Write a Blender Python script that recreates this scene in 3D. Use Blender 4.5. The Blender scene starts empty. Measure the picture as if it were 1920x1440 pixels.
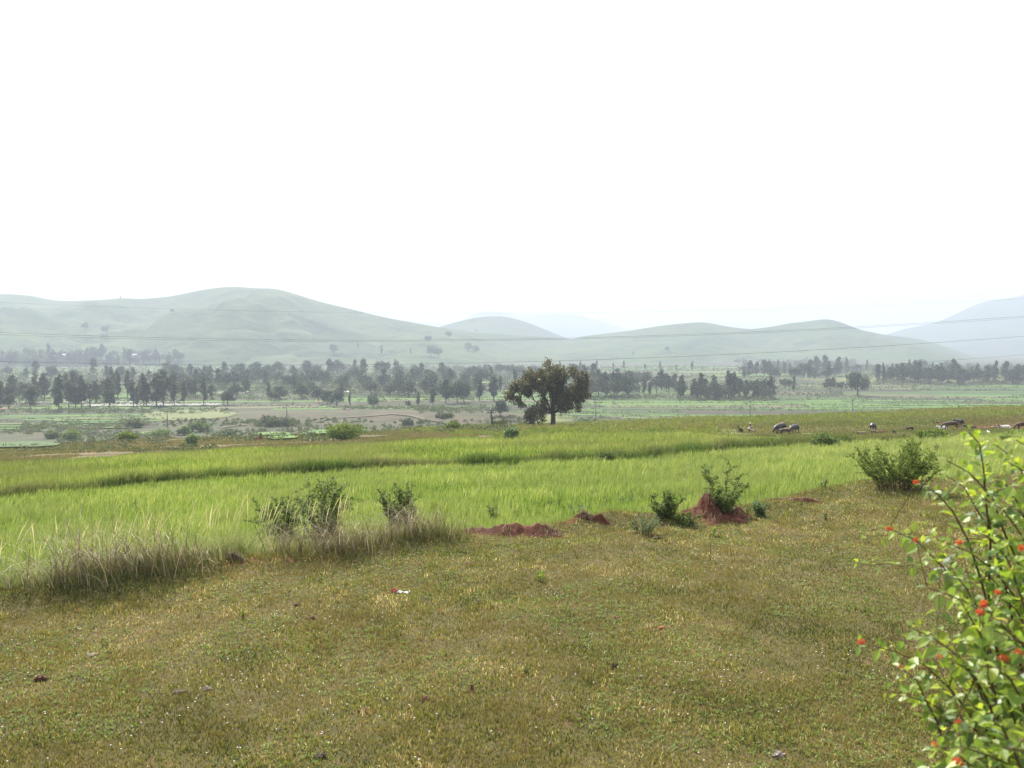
import bpy, bmesh, math, random
import numpy as np
from mathutils import Vector
from mathutils.bvhtree import BVHTree

random.seed(7)
R = np.random.default_rng(7)
S = bpy.context.scene
col = S.collection
rad = math.radians

# ------------------------------------------------------------------ camera
F = 1600.0                       # focal length in pixels of a 1920 px wide picture
PITCH = math.atan(70 / F)
cam_d = bpy.data.cameras.new('camera')
cam = bpy.data.objects.new('camera', cam_d)
col.objects.link(cam)
cam_d.sensor_width = 36
cam_d.lens = 30
cam_d.clip_start = 0.1
cam_d.clip_end = 60000
cam.location = (0, 0, 0)
cam.rotation_euler = (math.pi / 2 - PITCH, 0, 0)
cam_d.dof.use_dof = True
cam_d.dof.focus_distance = 30
cam_d.dof.aperture_fstop = 5.0
S.camera = cam

# ------------------------------------------------------------------ sky and sun
SUN_AZ, SUN_EL = rad(-24), rad(50)      # azimuth from +Y towards +X
W = bpy.data.worlds.new('World')
S.world = W
W.use_nodes = True
nt = W.node_tree
sky = nt.nodes.new('ShaderNodeTexSky')
sky.sky_type = 'NISHITA'
sky.sun_disc = False
sky.sun_elevation = SUN_EL
sky.sun_rotation = SUN_AZ
sky.air_density = 1.0
sky.dust_density = 5.0
sky.ozone_density = 1.0
veil = nt.nodes.new('ShaderNodeMix'); veil.data_type = 'RGBA'      # thin bright cloud over the whole sky
veil.inputs[0].default_value = .35
veil.inputs[7].default_value = (7.5, 7.6, 7.8, 1)
nt.links.new(sky.outputs[0], veil.inputs[6])
nt.links.new(veil.outputs[2], nt.nodes['Background'].inputs[0])
nt.nodes['Background'].inputs[1].default_value = 0.15
sl = bpy.data.lights.new('sun', 'SUN')
sl.energy = 5.0
sl.angle = rad(0.6)
sl.color = (1.0, 0.95, 0.86)
sun = bpy.data.objects.new('sun', sl)
col.objects.link(sun)
to_sun = Vector((math.sin(SUN_AZ) * math.cos(SUN_EL), math.cos(SUN_AZ) * math.cos(SUN_EL), math.sin(SUN_EL)))
sun.rotation_euler = to_sun.to_track_quat('Z', 'Y').to_euler()
S.view_settings.view_transform = 'Standard'
S.view_settings.look = 'None'
S.view_settings.exposure = 1.0
S.view_settings.gamma = 1
S.cycles.use_denoising = True
S.cycles.max_bounces = 6
S.cycles.diffuse_bounces = 3
S.cycles.transmission_bounces = 4
S.cycles.volume_bounces = 0
S.cycles.use_adaptive_sampling = True
S.cycles.adaptive_threshold = 0.015

# ------------------------------------------------------------------ helpers
CP, SP = math.cos(PITCH), math.sin(PITCH)


def ray(px, row):
    u, v = (px - 960) / F, (720 - row) / F
    y = CP + v * SP
    return u / y, (-SP + v * CP) / y          # x and z gained per metre of y


def at(px, row, y):
    a, b = ray(px, row)
    return np.array([a * y, y, b * y])


def tag(o, label=None, cat=None, group=None, kind=None):
    if label: o['label'] = label
    if cat: o['category'] = cat
    if group: o['group'] = group
    if kind: o['kind'] = kind
    return o


def empty(name, loc, label, cat, group=None, rz=0):
    o = bpy.data.objects.new(name, None)
    o.empty_display_size = 0.2
    o.location = [float(c) for c in loc]
    o.rotation_euler = (0, 0, rz)
    col.objects.link(o)
    return tag(o, label, cat, group)


class MB:
    """collects triangles, then links them as one mesh object"""
    def __init__(s):
        s.v, s.t, s.r, s.m, s.n = [], [], [], [], 0

    def add(s, v, t, r=0.5, m=0):
        v = np.asarray(v, float).reshape(-1, 3)
        t = np.asarray(t, int).reshape(-1, 3)
        s.v.append(v); s.t.append(t + s.n)
        s.r.append(np.broadcast_to(np.asarray(r, float), (len(v),)))
        s.m.append(np.broadcast_to(np.asarray(m, int), (len(t),)))
        s.n += len(v)

    def mesh(s, name, mats, smooth=False):
        v = np.concatenate(s.v); t = np.concatenate(s.t)
        me = bpy.data.meshes.new(name)
        me.vertices.add(len(v)); me.vertices.foreach_set('co', v.astype(np.float32).ravel())
        me.loops.add(len(t) * 3); me.loops.foreach_set('vertex_index', t.astype(np.int32).ravel())
        me.polygons.add(len(t))
        me.polygons.foreach_set('loop_start', np.arange(0, len(t) * 3, 3, dtype=np.int32))
        me.polygons.foreach_set('loop_total', np.full(len(t), 3, np.int32))
        me.polygons.foreach_set('use_smooth', np.full(len(t), smooth))
        if not isinstance(mats, (list, tuple)): mats = [mats]
        for m in mats: me.materials.append(m)
        if len(mats) > 1:
            me.polygons.foreach_set('material_index', np.concatenate(s.m).astype(np.int32))
        a = me.attributes.new('rnd', 'FLOAT', 'POINT')
        a.data.foreach_set('value', np.concatenate(s.r).astype(np.float32))
        me.update(calc_edges=True)
        return me

    def build(s, name, mats, parent=None, smooth=False):
        o = bpy.data.objects.new(name, s.mesh(name, mats, smooth))
        col.objects.link(o)
        if parent is not None: o.parent = parent
        return o


def unit(n, zmin=-1.0):
    z = R.uniform(zmin, 1, n); a = R.uniform(0, 2 * np.pi, n); q = np.sqrt(1 - z * z)
    return np.stack([q * np.cos(a), q * np.sin(a), z], 1)


def strips(P, H, Wd, ang, bend, seg=2, yaw=None, base_lean=0.0, wprof=None):
    """grass blades: P roots, H lengths, Wd half widths, ang lean direction, bend how far the tip leans (0..1.6 rad)"""
    n = len(P)
    H, Wd, ang, bend = [np.broadcast_to(np.asarray(q, float), (n,)) for q in (H, Wd, ang, bend)]
    if yaw is None: yaw = R.uniform(0, np.pi, n)
    d = np.stack([np.cos(ang), np.sin(ang), np.zeros(n)], 1)
    w = np.stack([np.cos(yaw), np.sin(yaw), np.zeros(n)], 1)
    rows = []; p = P.astype(float).copy()
    for i in range(seg + 1):
        t = i / seg
        k = (1 - t ** 1.5) if wprof is None else wprof(t)
        if i == seg: rows.append(p[:, None, :].copy())
        else: rows.append(np.stack([p - w * (Wd * k)[:, None], p + w * (Wd * k)[:, None]], 1))
        a = base_lean + bend * (t + 0.5 / seg) ** 1.2
        p = p + (d * np.sin(a)[:, None] + np.array([0, 0, 1.0]) * np.cos(a)[:, None]) * (H / seg)[:, None]
    v = np.concatenate(rows, 1)
    m = v.shape[1]
    t = []
    for i in range(seg - 1):
        a = 2 * i; t += [(a, a + 1, a + 3), (a, a + 3, a + 2)]
    a = 2 * (seg - 1); t.append((a, a + 1, a + 2))
    t = np.array(t)[None] + (np.arange(n) * m)[:, None, None]
    return v.reshape(-1, 3), t.reshape(-1, 3), m


def blades(mb, P, H, Wd, ang, bend, seg=2, r=None, **k):
    v, t, m = strips(P, H, Wd, ang, bend, seg, **k)
    if r is None: r = R.random(len(P))
    mb.add(v, t, np.repeat(r, m))


def leaves(mb, P, L, Wd, D=None, r=None, fold=0.15, detail=False, droop=0.0, N=None):
    """leaf shaped faces: D direction, fold along the midrib"""
    n = len(P)
    if D is None: D = unit(n)
    L = np.broadcast_to(np.asarray(L, float), (n,))[:, None]
    Wd = np.broadcast_to(np.asarray(Wd, float), (n,))[:, None]
    q = unit(n) if N is None else N
    s = np.cross(D, q); s /= np.linalg.norm(s, axis=1)[:, None] + 1e-9
    up = np.cross(s, D)
    if r is None: r = R.random(n)
    if not detail:
        v = np.stack([P, P + D * L * .45 + s * Wd * .5 + up * fold * Wd, P + D * L, P + D * L * .45 - s * Wd * .5 + up * fold * Wd], 1)
        t = np.array([(0, 1, 2), (0, 2, 3)])
    else:
        dn = np.array([0, 0, -1.0])
        def c(f): return P + D * L * f + dn * droop * L * f * f
        v = np.stack([c(0), c(.18) + s * Wd * .34 + up * fold * Wd, c(.42) + s * Wd * .5 + up * fold * Wd * 1.2, c(.72) + s * Wd * .3 + up * fold * Wd * .8,
                      c(1.0), c(.72) - s * Wd * .3 + up * fold * Wd * .8, c(.42) - s * Wd * .5 + up * fold * Wd * 1.2, c(.18) - s * Wd * .34 + up * fold * Wd,
                      c(.42), c(.72)], 1)
        t = np.array([(0, 1, 8), (1, 2, 8), (2, 3, 9), (2, 9, 8), (3, 4, 9), (4, 5, 9), (5, 6, 9), (6, 8, 9), (6, 7, 8), (7, 0, 8)])
    m = v.shape[1]
    mb.add(v.reshape(-1, 3), (t[None] + (np.arange(n) * m)[:, None, None]).reshape(-1, 3), np.repeat(r, m))


def tube(mb, pts, rads, sides=6, r=0.5, m=0, cap=True):
    pts = np.asarray(pts, float); k = len(pts)
    rads = np.broadcast_to(np.asarray(rads, float), (k,))
    d = np.gradient(pts, axis=0); d /= np.linalg.norm(d, axis=1)[:, None] + 1e-12
    ref = np.array([1.0, 0, 0]) if abs(d[:, 0]).mean() < .7 else np.array([0, 0, 1.0])
    a = np.cross(d, ref); a /= np.linalg.norm(a, axis=1)[:, None]
    b = np.cross(d, a)
    th = np.linspace(0, 2 * np.pi, sides, endpoint=False)
    v = pts[:, None] + rads[:, None, None] * (np.cos(th)[None, :, None] * a[:, None] + np.sin(th)[None, :, None] * b[:, None])
    t = []
    for i in range(k - 1):
        for j in range(sides):
            p, q = i * sides + j, i * sides + (j + 1) % sides
            t += [(p, q, q + sides), (p, q + sides, p + sides)]
    v = v.reshape(-1, 3)
    if cap:
        v = np.vstack([v, pts[0], pts[-1]])
        for j in range(sides):
            t.append((k * sides, (j + 1) % sides, j))
            t.append((k * sides + 1, (k - 1) * sides + j, (k - 1) * sides + (j + 1) % sides))
    mb.add(v, t, r, m)


def box(mb, c, s, m=0, rz=0, r=.5):
    c = np.asarray(c, float); s = np.asarray(s, float) / 2
    v = np.array([(x, y, z) for x in (-1, 1) for y in (-1, 1) for z in (-1, 1)]) * s
    ca, sa = math.cos(rz), math.sin(rz)
    v = np.stack([v[:, 0] * ca - v[:, 1] * sa, v[:, 0] * sa + v[:, 1] * ca, v[:, 2]], 1) + c
    t = [(0, 1, 3), (0, 3, 2), (4, 6, 7), (4, 7, 5), (0, 4, 5), (0, 5, 1), (2, 3, 7), (2, 7, 6), (0, 2, 6), (0, 6, 4), (1, 5, 7), (1, 7, 3)]
    mb.add(v, t, r, m)


def bez(p0, p1, p2, n=8):
    t = np.linspace(0, 1, n)[:, None]
    return (1 - t) ** 2 * np.asarray(p0) + 2 * t * (1 - t) * np.asarray(p1) + t * t * np.asarray(p2)


_T = np.random.default_rng(3).random((256, 256))


def noise(x, y, s):
    """smooth value noise in -1..1, s = size of a feature in metres"""
    x = np.asarray(x, float) / s + 37.3; y = np.asarray(y, float) / s + 11.9
    i, j = np.floor(x).astype(int), np.floor(y).astype(int)
    f, g = x - i, y - j
    f, g = f * f * (3 - 2 * f), g * g * (3 - 2 * g)
    q = lambda a, b: _T[a & 255, b & 255]
    return 2 * ((q(i, j) * (1 - f) + q(i + 1, j) * f) * (1 - g) + (q(i, j + 1) * (1 - f) + q(i + 1, j + 1) * f) * g) - 1


def sst(x, a, b):
    t = np.clip((x - a) / (b - a), 0, 1)
    return t * t * (3 - 2 * t)


# ------------------------------------------------------------------ materials
def new_mat(name):
    m = bpy.data.materials.new(name); m.use_nodes = True
    n = m.node_tree.nodes
    return m, m.node_tree, n['Principled BSDF'], n['Material Output']


def ramp(nt, cols, src):
    c = nt.nodes.new('ShaderNodeValToRGB'); e = c.color_ramp.elements
    for i, (p, cc) in enumerate(cols):
        q = e[i] if i < 2 else e.new(p)
        q.position = p; q.color = (*cc, 1)
    nt.links.new(src, c.inputs[0])
    return c.outputs[0]


def nz(nt, scale, detail=4, rough=.6, vec=None, stretch=None):
    g = nt.nodes.new('ShaderNodeNewGeometry'); src = g.outputs['Position']
    if stretch:
        mp = nt.nodes.new('ShaderNodeMapping'); mp.inputs['Scale'].default_value = stretch
        nt.links.new(src, mp.inputs[0]); src = mp.outputs[0]
    n = nt.nodes.new('ShaderNodeTexNoise'); n.inputs['Scale'].default_value = scale
    n.inputs['Detail'].default_value = detail; n.inputs['Roughness'].default_value = rough
    nt.links.new(src, n.inputs['Vector'])
    return n.outputs['Fac']


def mix(nt, f, a, b, mode='MIX'):
    m = nt.nodes.new('ShaderNodeMix'); m.data_type = 'RGBA'; m.blend_type = mode
    if isinstance(f, (int, float)): m.inputs[0].default_value = f
    else: nt.links.new(f, m.inputs[0])
    for k, q in ((6, a), (7, b)):
        if isinstance(q, tuple): m.inputs[k].default_value = (*q, 1)
        else: nt.links.new(q, m.inputs[k])
    return m.outputs[2]


def foliage(name, cols, transl=.35, rough=.55, spec=.3, patch=None, pscale=.3, tmul=1.3):
    """leaf material: colour of each leaf from its own number; patch = colour towards which whole patches drift"""
    m, nt, b, out = new_mat(name)
    a = nt.nodes.new('ShaderNodeAttribute'); a.attribute_name = 'rnd'
    c = ramp(nt, cols, a.outputs['Fac'])
    if patch:
        f = ramp(nt, [(.42, (0, 0, 0)), (.62, (1, 1, 1))], nz(nt, pscale, 3))
        c = mix(nt, f, c, mix(nt, .65, c, patch))
    nt.links.new(c, b.inputs['Base Color'])
    b.inputs['Roughness'].default_value = rough
    b.inputs['Specular IOR Level'].default_value = spec
    if transl > 0:
        t = nt.nodes.new('ShaderNodeBsdfTranslucent')
        tc = mix(nt, 1.0, c, (tmul * 1.03, tmul, tmul * .7), 'MULTIPLY')
        nt.links.new(tc, t.inputs['Color'])
        mx = nt.nodes.new('ShaderNodeMixShader'); mx.inputs[0].default_value = transl
        nt.links.new(b.outputs[0], mx.inputs[1]); nt.links.new(t.outputs[0], mx.inputs[2])
        nt.links.new(mx.outputs[0], out.inputs[0])
    return m


ALB = {'slope_ground': .72, 'tan_ground': .75, 'valley_ground': .47, 'bare_rise': .54, 'green_paddy': .75, 'mid_green_paddy': .66, 'pale_stubble': .5, 'brown_fallow': .52,
       'grey_green_fallow': .5, 'pale_water_field': .6, 'oval_field': .66, 'path_earth': .7, 'red_soil': .8}        # how bright each soil is, as a share of its dry colour


def surf(name, cols, scale, rough=.9, bump=0.0, bscale=None, detail=6, cols2=None, scale2=None, stretch=None, spec=.2):
    m, nt, b, out = new_mat(name)
    q_ = ALB.get(name, 1.0)
    cols = [(p, tuple(v * q_ for v in cc)) for p, cc in cols]
    if cols2: cols2 = [(p, tuple(v * q_ for v in cc)) for p, cc in cols2]
    c = ramp(nt, cols, nz(nt, scale, detail, .65, stretch=stretch))
    if cols2:
        c = mix(nt, .5, c, ramp(nt, cols2, nz(nt, scale2, 5, .6)))
    nt.links.new(c, b.inputs['Base Color'])
    b.inputs['Roughness'].default_value = rough
    b.inputs['Specular IOR Level'].default_value = spec
    if bump:
        bp = nt.nodes.new('ShaderNodeBump'); bp.inputs['Strength'].default_value = 1
        bp.inputs['Distance'].default_value = bump
        nt.links.new(nz(nt, bscale or scale * 3, 6, .7), bp.inputs['Height'])
        nt.links.new(bp.outputs[0], b.inputs['Normal'])
    return m


M = {}
M['lawn'] = surf('lawn_soil', [(.3, (.05, .045, .013)), (.5, (.085, .072, .022)), (.62, (.11, .07, .028)), (.76, (.14, .075, .038))], 2.2, bump=.03, bscale=22,
                 cols2=[(.35, (.04, .055, .013)), (.6, (.10, .08, .035))], scale2=9)
M['field'] = surf('field_soil', [(.35, (.06, .07, .02)), (.6, (.10, .12, .03))], 3, bump=.02)
M['slope'] = surf('slope_ground', [(.36, (.045, .065, .014)), (.47, (.075, .088, .022)), (.58, (.11, .09, .036)), (.7, (.145, .10, .05))], .09, bump=.06, bscale=2,
                  cols2=[(.35, (.045, .058, .018)), (.65, (.12, .095, .048))], scale2=.7)
M['tan'] = surf('tan_ground', [(.35, (.085, .08, .022)), (.5, (.135, .10, .036)), (.7, (.16, .10, .048))], .3, bump=.04, bscale=3)
M['weeds'] = surf('weedy_ground', [(.35, (.07, .09, .022)), (.6, (.12, .13, .035)), (.75, (.16, .12, .06))], .4, bump=.05, bscale=3)
M['red'] = surf('red_soil', [(.3, (.055, .026, .016)), (.5, (.125, .044, .024)), (.7, (.16, .075, .042))], 1.6, bump=.05, bscale=6)
M['valley'] = surf('valley_ground', [(.36, (.055, .085, .026)), (.5, (.078, .10, .034)), (.66, (.11, .10, .05))], .012, detail=9,
                   cols2=[(.42, (.028, .062, .014)), (.5, (.085, .10, .032)), (.6, (.15, .12, .06))], scale2=.11, stretch=(1, 2.5, 1))
M['bare'] = surf('bare_rise', [(.40, (.045, .065, .022)), (.5, (.10, .095, .042)), (.58, (.115, .09, .05)), (.66, (.07, .06, .035))], .05, detail=9,
                 cols2=[(.42, (.035, .062, .018)), (.5, (.10, .10, .045)), (.6, (.155, .12, .066))], scale2=.16, stretch=(1, 2.2, 1))

M['grass_lawn'] = foliage('short_grass', [(0, (.04, .055, .012)), (.34, (.165, .18, .036)), (.64, (.295, .275, .072)), (.74, (.19, .095, .05)), (.86, (.34, .26, .105)), (1, (.64, .56, .32))],
                          transl=.35, patch=(.17, .135, .045), pscale=1.3)
M['herb'] = foliage('lawn_herb', [(0, (.09, .15, .025)), (.6, (.17, .24, .04)), (1, (.24, .30, .06))], transl=.4)
M['white_f'] = foliage('tiny_white_petals', [(0, (.75, .70, .72)), (1, (.85, .82, .85))], transl=.3)
M['crop'] = foliage('young_crop', [(0, (.05, .10, .015)), (.35, (.17, .26, .045)), (.7, (.285, .355, .09)), (.92, (.36, .40, .14)), (1, (.48, .48, .22))], transl=.45, patch=(.21, .26, .085), pscale=.22, tmul=1.15)
M['crop2'] = foliage('tall_crop', [(0, (.045, .09, .014)), (.4, (.17, .25, .04)), (.78, (.29, .36, .072)), (1, (.45, .43, .18))], transl=.45, patch=(.19, .20, .075), pscale=.12, tmul=1.15)
M['bund'] = foliage('bund_grass', [(0, (.045, .09, .018)), (.6, (.12, .18, .036)), (1, (.28, .26, .11))], transl=.38, patch=(.19, .18, .08), pscale=.25)
M['wispy'] = foliage('wispy_grass', [(0, (.07, .12, .03)), (.4, (.17, .22, .065)), (.75, (.28, .29, .13)), (1, (.46, .42, .28))], transl=.4)
M['straw'] = foliage('dry_straw', [(0, (.07, .055, .03)), (.5, (.19, .155, .10)), (1, (.52, .45, .35))], transl=.2)
M['under'] = foliage('tangled_grass', [(0, (.05, .07, .02)), (.5, (.16, .19, .055)), (.85, (.25, .25, .10)), (1, (.42, .37, .22))], transl=.35)
M['weed'] = foliage('field_weed', [(0, (.07, .11, .02)), (.5, (.14, .19, .03)), (.85, (.20, .24, .05)), (1, (.24, .18, .08))], transl=.4, patch=(.20, .17, .07), pscale=.06)
M['scrub'] = foliage('scrub_leaf', [(0, (.04, .065, .02)), (.6, (.075, .11, .032)), (1, (.15, .17, .055))], transl=.25, patch=(.12, .12, .055), pscale=.03)
M['shrub'] = foliage('shrub_leaf', [(0, (.045, .075, .018)), (.6, (.09, .14, .03)), (1, (.19, .25, .06))], transl=.35)
M['shrub_b'] = foliage('bush_leaf', [(0, (.06, .10, .015)), (.6, (.12, .18, .03)), (1, (.22, .28, .06))], transl=.4)
M['pale_leaf'] = foliage('pale_leaf', [(0, (.07, .12, .05)), (.6, (.15, .22, .09)), (1, (.30, .38, .2))], transl=.3)
M['lantana'] = foliage('broad_leaf', [(0, (.04, .11, .02)), (.35, (.11, .20, .028)), (.75, (.25, .35, .035)), (.97, (.35, .42, .05)), (1, (.5, .42, .06))], transl=.42, rough=.42, spec=.45, tmul=1.6, patch=(.10, .13, .05), pscale=6)
M['petal'] = foliage('orange_petals', [(0, (.42, .035, .015)), (.6, (.62, .10, .025)), (1, (.70, .22, .04))], transl=.3)
M['big_leaf'] = foliage('dark_tree_leaf', [(0, (.04, .046, .022)), (.5, (.095, .094, .046)), (.85, (.15, .138, .075)), (1, (.32, .30, .2))], transl=.3, rough=.45, spec=.4)
M['tree_leaf'] = foliage('valley_tree_leaf', [(0, (.017, .034, .014)), (.6, (.034, .06, .022)), (1, (.07, .10, .036))], transl=.2)
M['tree_leaf_b'] = foliage('valley_tree_leaf_light', [(0, (.035, .055, .026)), (.6, (.065, .085, .036)), (1, (.10, .12, .05))], transl=.25)
M['bark'] = surf('bark', [(.3, (.05, .038, .03)), (.7, (.11, .085, .065))], 6, bump=.01)
M['twig'] = surf('twig', [(.3, (.07, .04, .022)), (.7, (.14, .085, .05))], 30)
M['stone'] = surf('pale_stone', [(.3, (.15, .12, .10)), (.7, (.28, .24, .2))], 30, bump=.006)
M['clod'] = surf('red_clod', [(.3, (.09, .045, .03)), (.7, (.18, .09, .06))], 25, bump=.01)
M['brick'] = surf('brick_piece', [(.3, (.35, .11, .06)), (.7, (.5, .2, .12))], 25, bump=.005)
M['dark_clod'] = surf('dark_clod', [(.3, (.05, .04, .028)), (.7, (.12, .09, .06))], 30, bump=.01)
M['plastic'] = surf('wrapper', [(.3, (.6, .62, .6)), (.7, (.8, .82, .8))], 20, rough=.3, spec=.5)
M['wire'] = surf('wire', [(.3, (.05, .05, .05)), (.7, (.08, .08, .08))], 5, rough=.5)
M['pole'] = surf('pole_wood', [(.3, (.06, .055, .05)), (.7, (.12, .11, .10))], 3)
M['wall'] = surf('whitewash', [(.3, (.6, .58, .54)), (.7, (.78, .76, .72))], .8)
M['roof'] = surf('roof_tile', [(.3, (.2, .1, .07)), (.7, (.32, .17, .12))], 2)
M['roof_pale'] = surf('roof_sheet', [(.3, (.55, .55, .55)), (.7, (.7, .7, .7))], 1, rough=.4)
M['door'] = surf('door_wood', [(.3, (.06, .04, .03)), (.7, (.1, .07, .05))], 2)
M['buff'] = surf('buffalo_hide', [(.3, (.022, .017, .018)), (.7, (.055, .042, .04))], 4, rough=.45, spec=.5)
M['buff_b'] = surf('brown_hide', [(.3, (.05, .03, .024)), (.7, (.10, .062, .047))], 4, rough=.6)
M['red_hide'] = surf('red_hide', [(.3, (.11, .055, .035)), (.7, (.19, .10, .065))], 3, rough=.7)
M['tan_hide'] = surf('tan_hide', [(.3, (.18, .12, .08)), (.7, (.30, .22, .15))], 3, rough=.7)
M['white_hide'] = surf('white_hide', [(.3, (.5, .45, .4)), (.7, (.72, .68, .62))], 3, rough=.7)
M['horn'] = surf('horn', [(.3, (.06, .05, .045)), (.7, (.15, .13, .11))], 8, rough=.4)
M['skin'] = surf('skin', [(.3, (.10, .05, .03)), (.7, (.15, .08, .05))], 6, rough=.5)
M['hair'] = surf('black_hair', [(.3, (.012, .01, .01)), (.7, (.03, .025, .025))], 20)
M['cloth_a'] = surf('brown_cloth', [(.3, (.22, .15, .12)), (.7, (.35, .26, .22))], 6)
M['cloth_b'] = surf('dark_green_cloth', [(.3, (.03, .05, .03)), (.7, (.06, .08, .05))], 6)
M['cloth_c'] = surf('pale_cloth', [(.3, (.5, .45, .35)), (.7, (.7, .62, .5))], 6)
M['path'] = surf('path_earth', [(.3, (.12, .105, .065)), (.7, (.17, .145, .095))], .5)


def hill_mat(name, a, b, c, sh):
    m, nt, bs, out = new_mat(name)
    c0 = ramp(nt, [(.38, a), (.52, b), (.66, c)], nz(nt, .004, 9, .62))
    c1 = ramp(nt, [(.40, a), (.60, c)], nz(nt, .03, 6, .7, stretch=(1, .6, 3)))
    q = mix(nt, .45, c0, c1)
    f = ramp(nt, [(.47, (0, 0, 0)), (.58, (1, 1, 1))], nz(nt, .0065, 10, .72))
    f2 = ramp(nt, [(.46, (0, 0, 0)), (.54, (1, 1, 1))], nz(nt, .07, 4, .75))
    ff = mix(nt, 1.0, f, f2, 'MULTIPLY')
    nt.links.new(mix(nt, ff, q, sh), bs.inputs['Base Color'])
    bp = nt.nodes.new('ShaderNodeBump'); bp.inputs['Strength'].default_value = 1; bp.inputs['Distance'].default_value = 9
    nt.links.new(nz(nt, .018, 7, .62), bp.inputs['Height']); nt.links.new(bp.outputs[0], bs.inputs['Normal'])
    bs.inputs['Roughness'].default_value = .95
    bs.inputs['Specular IOR Level'].default_value = .1
    return m


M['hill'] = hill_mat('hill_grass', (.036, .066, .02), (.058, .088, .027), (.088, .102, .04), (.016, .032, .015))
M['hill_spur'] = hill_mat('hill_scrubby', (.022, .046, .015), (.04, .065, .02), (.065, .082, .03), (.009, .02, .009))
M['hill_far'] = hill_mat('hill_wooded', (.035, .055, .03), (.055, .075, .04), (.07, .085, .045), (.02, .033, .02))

# ------------------------------------------------------------------ terrain
LAWN_Z = -3.5
EDGE_PX = [(-500, 1290), (-200, 1170), (0, 1112), (100, 1106), (300, 1080), (450, 1052), (640, 1043), (750, 1020), (860, 1005), (1030, 994), (1150, 968), (1290, 968), (1420, 952),
           (1500, 930), (1620, 908), (1800, 905), (1920, 890), (2300, 850), (2900, 800)]
_e = []
for p, r in EDGE_PX:
    a, b = ray(p, r); y = LAWN_Z / b; _e.append((a * y, y))
_e = np.array(_e)


def E(x):
    return np.interp(x, _e[:, 0], _e[:, 1])


SLOPE = 0.0755


def H(x, y):
    x = np.asarray(x, float); y = np.asarray(y, float)
    s = y - (15.9 + 0.49 * np.clip(x, -400, 400))
    se = y - E(x)
    z = LAWN_Z - 0.30 * sst(se, 0.1, 1.1) - SLOPE * np.where(s > 0, s, 0) * sst(s, 0, 3)
    z = z + 0.16 * np.exp(-((se + .25) / .45) ** 2) * (0.6 + .6 * noise(x, y, 1.7))
    z = z + 0.03 * noise(x, y, 1.1) * (1 - sst(y, 20, 40)) + 0.05 * noise(x, y, 4.3)
    z = z + 1.9 * (1 - sst(y, .8, 5.2)) + .25 * noise(x, y, 17) * sst(y, 40, 80)
    u = x / np.maximum(y, 1)
    w = sst(u, -.2, -.02)
    z = z - w * 0.16 * np.maximum(0, y - 158 + 6 * noise(x, y, 30)) - .02 * (1 - w) * np.maximum(0, y - 130)
    fl = -30 + 3.2 * np.exp(-((x + 62) / 75) ** 2 - ((y - 352) / 34) ** 2) + 7.5 * np.exp(-((x - 420) / 130) ** 2 - ((y - 740) / 50) ** 2)
    fl = fl + 1.6 * np.exp(-((x + 10) / 45) ** 2 - ((y - 335) / 22) ** 2)
    k = 0.9
    d = np.clip((z - fl) / k, -40, 40)
    return fl + k * np.logaddexp(0, d)


_ys = np.geomspace(3.0, 9000, 3000)


def ground(px, row):
    """where the line of sight through a point of the photograph meets the ground"""
    a, b = ray(px, row)
    z = H(a * _ys, _ys) - b * _ys
    i = int(np.argmax(z > 0))
    if i == 0: i = len(_ys) - 1
    y0, y1 = _ys[i - 1], _ys[i]
    for _ in range(24):
        ym = .5 * (y0 + y1)
        if H(a * ym, ym) - b * ym > 0: y1 = ym
        else: y0 = ym
    y = y1
    return np.array([a * y, y, float(H(a * y, y))])


def line_px(pts):
    g = np.array([ground(*p)[:2] for p in pts])
    g = g[np.argsort(g[:, 0])]
    return lambda x: np.interp(x, g[:, 0], g[:, 1])


B = line_px([(-400, 985), (0, 935), (200, 918), (400, 900), (700, 882), (1000, 868), (1160, 864), (1500, 836), (1800, 820), (1920, 812), (2300, 795)])
T = line_px([(-400, 898), (0, 874), (300, 857), (500, 847), (700, 836), (900, 828), (1040, 821), (1200, 814), (1400, 820), (1600, 824), (1800, 812), (1920, 806), (2300, 790)])


def inside(px, py, poly):
    poly = np.asarray(poly); n = len(poly); c = np.zeros(np.shape(px), bool)
    j = n - 1
    for i in range(n):
        xi, yi = poly[i]; xj, yj = poly[j]
        c ^= ((yi > py) != (yj > py)) & (px < (xj - xi) * (py - yi) / (yj - yi + 1e-12) + xi)
        j = i
    return c


def poly_px(pts):
    return np.array([ground(*p)[:2] for p in pts])


RED = poly_px([(1745, 797), (1780, 790), (1850, 786), (1930, 784), (2050, 786), (2050, 808), (1930, 808), (1840, 808), (1790, 806)])
HERD = poly_px([(1370, 806), (1500, 804), (1740, 794), (2050, 786), (2050, 822), (1740, 826), (1600, 822), (1370, 818)])
BARE = poly_px([(440, 779), (600, 768), (760, 768), (900, 772), (1010, 779), (1010, 796), (850, 800), (700, 800), (560, 797), (470, 792)])
TAN = poly_px([(-300, 905), (0, 880), (300, 863), (500, 852), (700, 840), (900, 830), (960, 820), (800, 812), (600, 822), (520, 828), (330, 812), (270, 815), (250, 832), (0, 842), (-300, 860)])

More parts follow.
